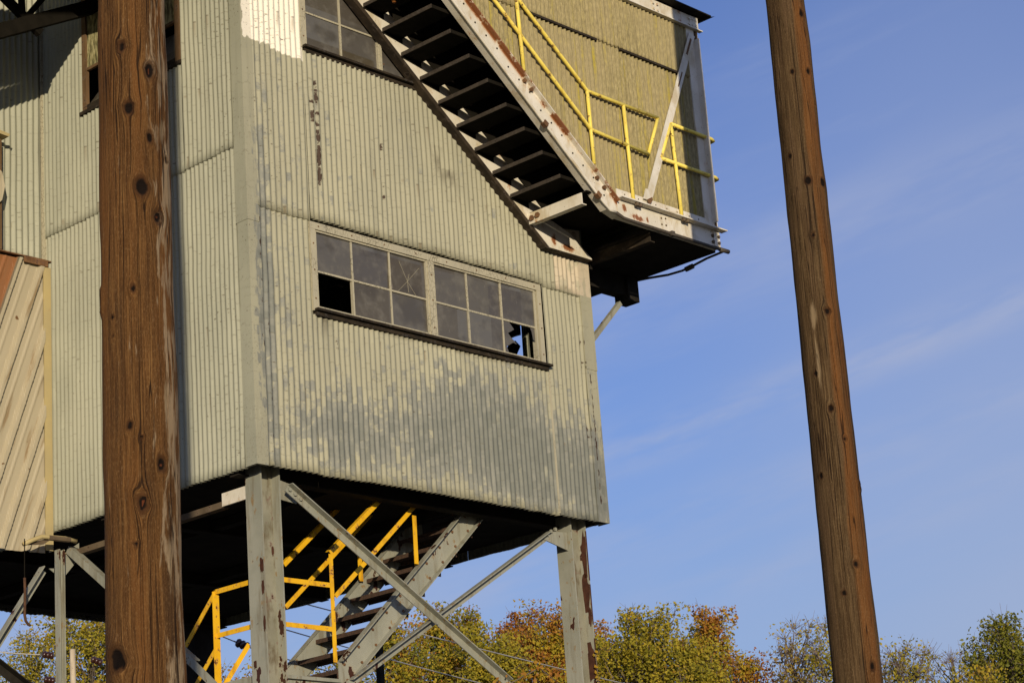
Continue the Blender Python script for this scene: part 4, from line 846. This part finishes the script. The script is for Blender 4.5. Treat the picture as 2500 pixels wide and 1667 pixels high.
def tree(label, px, py_top, D, Rw, H_crown, kind, leafm, seed, nclump=130, nleaf=200, lsz=.15, twigs=4, spread=.40):
    rg = np.random.default_rng(seed); top = atd(px, py_top, D); x0, y0, H = top[0], D, top[2]
    e = thing('autumn_tree', label, 'tree', (x0, y0, 0), world=True, group='autumn trees beyond the tower')
    tk = MB(); n = 9; wig = rg.normal(0, .12, (n, 2)); wig[0] = 0
    tz = np.linspace(0, H*.96, n); tp_ = np.stack([x0+np.cumsum(wig[:, 0]), y0+np.cumsum(wig[:, 1]), tz], 1)
    tp_[:, 0] += (x0-tp_[-1, 0])*np.linspace(0, 1, n); tp_[:, 1] += (y0-tp_[-1, 1])*np.linspace(0, 1, n)
    tk.tube(tp_, list(np.linspace(.24, .025, n)), 7)
    def trunk(z): i = min(n-2, max(0, int(z/(H*.96)*(n-1)))); t = (z-tz[i])/(tz[i+1]-tz[i]); return tp_[i]+(tp_[i+1]-tp_[i])*t
    # clumps in an uneven envelope
    cl = []; lob = rg.uniform(.5, 1.2, 9); drop = rg.uniform(0, 1.7, 9); drop[rg.integers(0, 9)] = 0; drop[rg.integers(0, 9)] = .15
    while len(cl) < nclump:
        f = rg.random()**1.25; ang = rg.uniform(0, 2*math.pi); lobf = lob[int(ang/(2*math.pi)*9) % 9]
        env = Rw*lobf*(math.sin(math.pi*min(1, (f*.92+.10))**.62)**.75 if f < .9 else .9)*(1-.25*rg.random()); env = max(env, .35)
        z = H-.15-drop[int(ang/(2*math.pi)*9) % 9]*(1-.6*f)-f*H_crown-(.5*rg.random() if f < .15 else 0); rad = env*math.sqrt(rg.random())
        cl.append((x0+rad*math.cos(ang), y0+rad*math.sin(ang), z))
    cl = np.array(cl)
    tw = MB()
    for c in cl:
        hb = math.hypot(c[0]-x0, c[1]-y0); b = trunk(max(H*.3, c[2]-hb*1.1-.6)); mid = (b+c)/2+np.array([0, 0, -.12*hb])
        tk.tube([b, mid, c], [.05, .03, .013], 4, cap=False)
        for _ in range(twigs):
            d = rg.normal(0, 1, 3)+np.array([(c[0]-x0)/max(hb, .3)*.7, (c[1]-y0)/max(hb, .3)*.7, 1.0]); d /= np.linalg.norm(d); L = rg.uniform(.35, 1.0)
            tw.tube([c, c+d*L*.5+rg.normal(0, .03, 3), c+d*L], [.012, .009, .005], 3, cap=False)
    part('trunk', tk, M['bark'], e); part('twigs', tw, M['twig'], e)['kind'] = 'stuff'
    # leaves: small folded blades
    vis = cl[:, 2] > H-5.5
    cnt = np.where(vis, nleaf, int(nleaf*.3)); idx = np.repeat(np.arange(len(cl)), cnt); N = len(idx)
    sp_ = spread*rg.uniform(.6, 1.3, len(cl))
    cen = cl[idx]+np.clip(rg.normal(0, 1, (N, 3)), -1.55, 1.55)*sp_[idx][:, None]*np.array([1, 1, 1.05])
    cen = cen[cen[:, 2] < H+.05]; N = len(cen)
    nr_ = rg.normal(0, 1, (N, 3))+np.array([0, -.5, .35]); nr_ /= np.linalg.norm(nr_, axis=1)[:, None]
    t1 = np.cross(nr_, rg.normal(0, 1, (N, 3))); t1 /= np.linalg.norm(t1, axis=1)[:, None]; t2 = np.cross(nr_, t1)
    s1 = (lsz*rg.uniform(.5, 1.5, N))[:, None]; s2 = s1*rg.uniform(.45, .75, N)[:, None]
    q = np.stack([cen-t1*s1*.5, cen+t2*s2*.5-nr_*s2*.12, cen+t1*s1*.5, cen-t2*s2*.5-nr_*s2*.12], 1).reshape(-1, 3)
    me = bpy.data.meshes.new('crown'); me.vertices.add(4*N); me.vertices.foreach_set('co', (q-np.array([x0, y0, 0])).ravel())
    me.loops.add(4*N); me.loops.foreach_set('vertex_index', np.arange(4*N)); me.polygons.add(N); me.polygons.foreach_set('loop_start', np.arange(N)*4)
    me.materials.append(M[leafm]); me.update(calc_edges=True); me.validate(); link('crown', me, e)
TR = [ # label, px, top y, D, radius, crown height, leaf, seed, kw
 ('thin yellow-green tree at the left edge behind the sloping brace', 70, 1535, 108, 2.0, 9, 'leaf_olive', 1, dict(nclump=80, nleaf=105)),
 ('taller yellow-green tree behind the thin steel post and bleached pole', 215, 1465, 104, 3.0, 10, 'leaf_olive', 2, dict(nclump=130, nleaf=150)),
 ('thin brown tree low behind the thick wooden pole and yellow railing', 500, 1560, 112, 1.9, 9, 'leaf_brown', 3, dict(nclump=70, nleaf=80)),
 ('orange-brown tree seen between the column and the stair under the tower', 640, 1596, 108, 1.8, 9, 'leaf_orange', 4, dict(nclump=70, nleaf=150)),
 ('reddish thin-topped tree behind the foot of the lower staircase', 800, 1590, 112, 2.2, 9, 'leaf_mixed', 5, dict(nclump=80, nleaf=120)),
 ('green and rust tree just right of the lower staircase', 950, 1508, 106, 2.3, 10, 'leaf_mixed', 6, {}),
 ('rust-topped tree behind the crossing of the steel braces', 1085, 1476, 109, 2.4, 10, 'leaf_mixed', 7, {}),
 ('yellow tree low between the crossing braces and the right column', 1200, 1510, 103, 2.1, 10, 'leaf_olive', 8, {}),
 ('narrow orange-tipped tree left of the right column', 1262, 1466, 110, 1.5, 10, 'leaf_orange', 9, dict(nclump=100)),
 ('orange tree touching the left side of the right column', 1345, 1470, 108, 1.5, 10, 'leaf_orange', 10, dict(nclump=100)),
 ('orange tree peeping out right of the right column', 1450, 1518, 112, 1.7, 10, 'leaf_orange', 11, dict(nclump=90)),
 ('broad olive-yellow tree right of the right column', 1548, 1492, 102, 3.0, 10, 'leaf_olive', 12, dict(nclump=170)),
 ('orange-topped tree tallest in the middle of the treeline', 1712, 1478, 111, 1.8, 10, 'leaf_orange', 13, dict(nclump=110, spread=.32)),
 ('yellow-green bushy tree below the orange-topped one', 1690, 1560, 100, 2.3, 9, 'leaf_olive', 14, dict(nclump=120)),
 ('small orange tree at the right end of the colourful trees', 1832, 1582, 108, 1.2, 8, 'leaf_orange', 15, dict(nclump=60)),
 ('half-bare purplish tree left of the right-hand pole', 1925, 1512, 106, 2.0, 10, 'leaf_brown', 16, dict(nclump=120, nleaf=45, twigs=13)),
 ('half-bare tree with yellowing leaves behind the right-hand pole', 2040, 1500, 104, 2.2, 10, 'leaf_olive', 17, dict(nclump=110, nleaf=60, twigs=11)),
 ('nearly bare tree with sparse leaves right of the right-hand pole', 2180, 1535, 107, 2.4, 9, 'leaf_olive', 18, dict(nclump=110, nleaf=40, twigs=13)),
 ('bare twiggy tree between the sparse tree and the green tree at the right', 2320, 1568, 112, 1.5, 9, 'leaf_brown', 19, dict(nclump=70, nleaf=8, twigs=14)),
 ('dense green tree at the right edge of the picture', 2452, 1502, 103, 2.5, 10, 'leaf_green', 20, dict(nclump=170, nleaf=160)),
 ('low yellow-green tree in front of the green tree at the right', 2350, 1622, 99, 1.8, 8, 'leaf_olive', 21, dict(nclump=80)),
]
for lab, px, pt, D, Rw, Hc, lm, sd, kw in TR: tree(lab, px, pt, D, Rw, Hc, 0, lm, sd, **kw)

M['leaf_vine'] = leafmat('yellow vine leaves', [(.36, .27, .03), (.45, .28, .02), (.30, .13, .02), (.42, .27, .02)], 3.)
vn_ = thing('climbing_vine', 'yellow-leaved vine creeping up the foot of the right column', 'vine', (4.4, .1, 0))
rg = np.random.default_rng(5); mbv = MB(); stm = MB()
def vine(pts, spread, n):
    pts = np.array(pts, float); stm.tube(pts, .006, 5)
    for _ in range(n):
        t = rg.random()*(len(pts)-1); i = min(int(t), len(pts)-2); c = pts[i]+(pts[i+1]-pts[i])*(t-i)+rg.normal(0, 1, 3)*spread
        nr = rg.normal(0, .5, 3)+np.array([-.6, -.7, .1]); nr /= np.linalg.norm(nr); t1 = np.cross(nr, rg.normal(0, 1, 3)); t1 /= np.linalg.norm(t1); t2 = np.cross(nr, t1); L = rg.uniform(.03, .06)
        mbv.add([c-t1*L*.5, c+t2*L*.33, c+t1*L*.5, c-t2*L*.33], [(0,1,2,3)])
vine([(4.46, .12, 0), (4.47, .12, 3.), (4.46, .12, 4.6), (4.47, .12, 5.0), (4.46, .125, 5.33)], .022, 90)
vine([(4.2, .05, 0), (3.9, .0, 4.5), (3.7, -.02, 4.95), (3.45, -.02, 5.08), (3.2, -.02, 4.98), (2.9, 0, 4.85)], .05, 70)
part('stem', stm, M['bark'], vn_); part('leaves', mbv, M['leaf_vine'], vn_)['kind'] = 'stuff'
# ================================================================== GROUND, SKY, SUN, CAMERA
me = bpy.data.meshes.new('ground'); me.from_pydata([(-3000, -3000, 0), (3000, -3000, 0), (3000, 3000, 0), (-3000, 3000, 0)], [], [(0, 1, 2, 3)]); me.materials.append(M['ground'])
tagit(link('ground', me), kind='structure')
EL = math.atan(TE)
w = bpy.data.worlds.new('World'); S.world = w; w.use_nodes = True; t = w.node_tree; t.nodes.clear(); k = NK(t)
sky = k.n('ShaderNodeTexSky', sky_type='NISHITA', sun_disc=False); sky.sun_elevation = EL; sky.sun_rotation = R(180-8.15); sky.air_density = 1.0; sky.dust_density = .3; sky.ozone_density = 4.0; sky.altitude = 200
gen = k.n('ShaderNodeTexCoord').outputs['Generated']; gx, gy, gz = k.sep(gen)
az = k.m('ARCTAN2', gx, gy); el_ = k.m('ARCSINE', gz)
pq = k.comb(k.m('ADD', az, k.m('MULTIPLY', el_, .45)), k.m('SUBTRACT', el_, k.m('MULTIPLY', az, .25)))
band = k.noise(pq, (1.6, 9., 1), 4, .5); wisp = k.noise(pq, (4., 30., 1), 5, .6); soft = k.noise(pq, (1.3, 3., 1), 2, .5)
cm = k.m('ADD', k.m('MULTIPLY', k.ss(band, .46, .68), .24), k.m('MULTIPLY', k.ss(wisp, .5, .75), .16)); cm = k.m('ADD', cm, k.m('MULTIPLY', k.ss(soft, .45, .7), .12))
_, qv, _ = k.sep(pq)
for q0, wd, st in ((.239, .010, .62), (.200, .012, .34), (.165, .010, .28), (.30, .02, .26)):
    dq = k.m('DIVIDE', k.m('SUBTRACT', qv, q0), wd)
    cm = k.m('ADD', cm, k.m('MULTIPLY', k.m('MULTIPLY', k.m('POWER', 2.718, k.m('MULTIPLY', k.m('MULTIPLY', dq, dq), -1.)), k.ss(k.noise(pq, (9., 40., 1), 4, .6), .32, .66)), st))
tint = k.n('ShaderNodeVectorMath', operation='MULTIPLY'); k.put(tint.inputs[0], sky.outputs[0]); tint.inputs[1].default_value = (1.32, .97, 1.18)
veil = k.mix(k.ss(gz, .36, .05, 0., .75), tint.outputs[0], (1.9, 2.62, 3.75))
veil = k.mix(k.m('MULTIPLY', k.ss(az, .02, .24), k.ss(gz, .46, .28, .35, 1.)), veil, k.mix(.42, veil, (2.75, 3.1, 4.1)))
skyc = k.mix(cm, veil, (2.75, 3.1, 4.3))
bg = k.n('ShaderNodeBackground'); k.put(bg.inputs[0], skyc); bg.inputs[1].default_value = .145
k.t.links.new(bg.outputs[0], k.n('ShaderNodeOutputWorld').inputs[0])
ld = bpy.data.lights.new('sun', 'SUN'); ld.energy = 4.2; ld.angle = R(.5); ld.color = (1., .85, .63)
lo = bpy.data.objects.new('sun', ld); COL.objects.link(lo); lo.location = (20, -30, 30)
sd = Vector((-math.sin(SUNH)*math.cos(EL), math.cos(SUNH)*math.cos(EL), -math.sin(EL))); lo.rotation_euler = sd.to_track_quat('-Z', 'Y').to_euler()
cam = bpy.data.cameras.new('camera'); co = bpy.data.objects.new('camera', cam); COL.objects.link(co); S.camera = co
cam.sensor_width = 36; cam.sensor_fit = 'HORIZONTAL'; cam.lens = F/2500*36; cam.clip_end = 8000; cam.clip_start = .1
fw = np.array([0, _cp, _sp]); up0 = np.array([0, -_sp, _cp]); rt0 = np.array([1., 0, 0])
rt = rt0*_cr-up0*_sr; up = rt0*_sr+up0*_cr
co.matrix_world = Matrix(((rt[0], up[0], -fw[0], EYE[0]), (rt[1], up[1], -fw[1], EYE[1]), (rt[2], up[2], -fw[2], EYE[2]), (0, 0, 0, 1)))
S.view_settings.view_transform = 'Standard'; S.view_settings.look = 'None'; S.view_settings.gamma = 1; S.view_settings.exposure = 0
S.cycles.use_denoising = True
S.cycles.max_bounces = 6; S.cycles.diffuse_bounces = 3
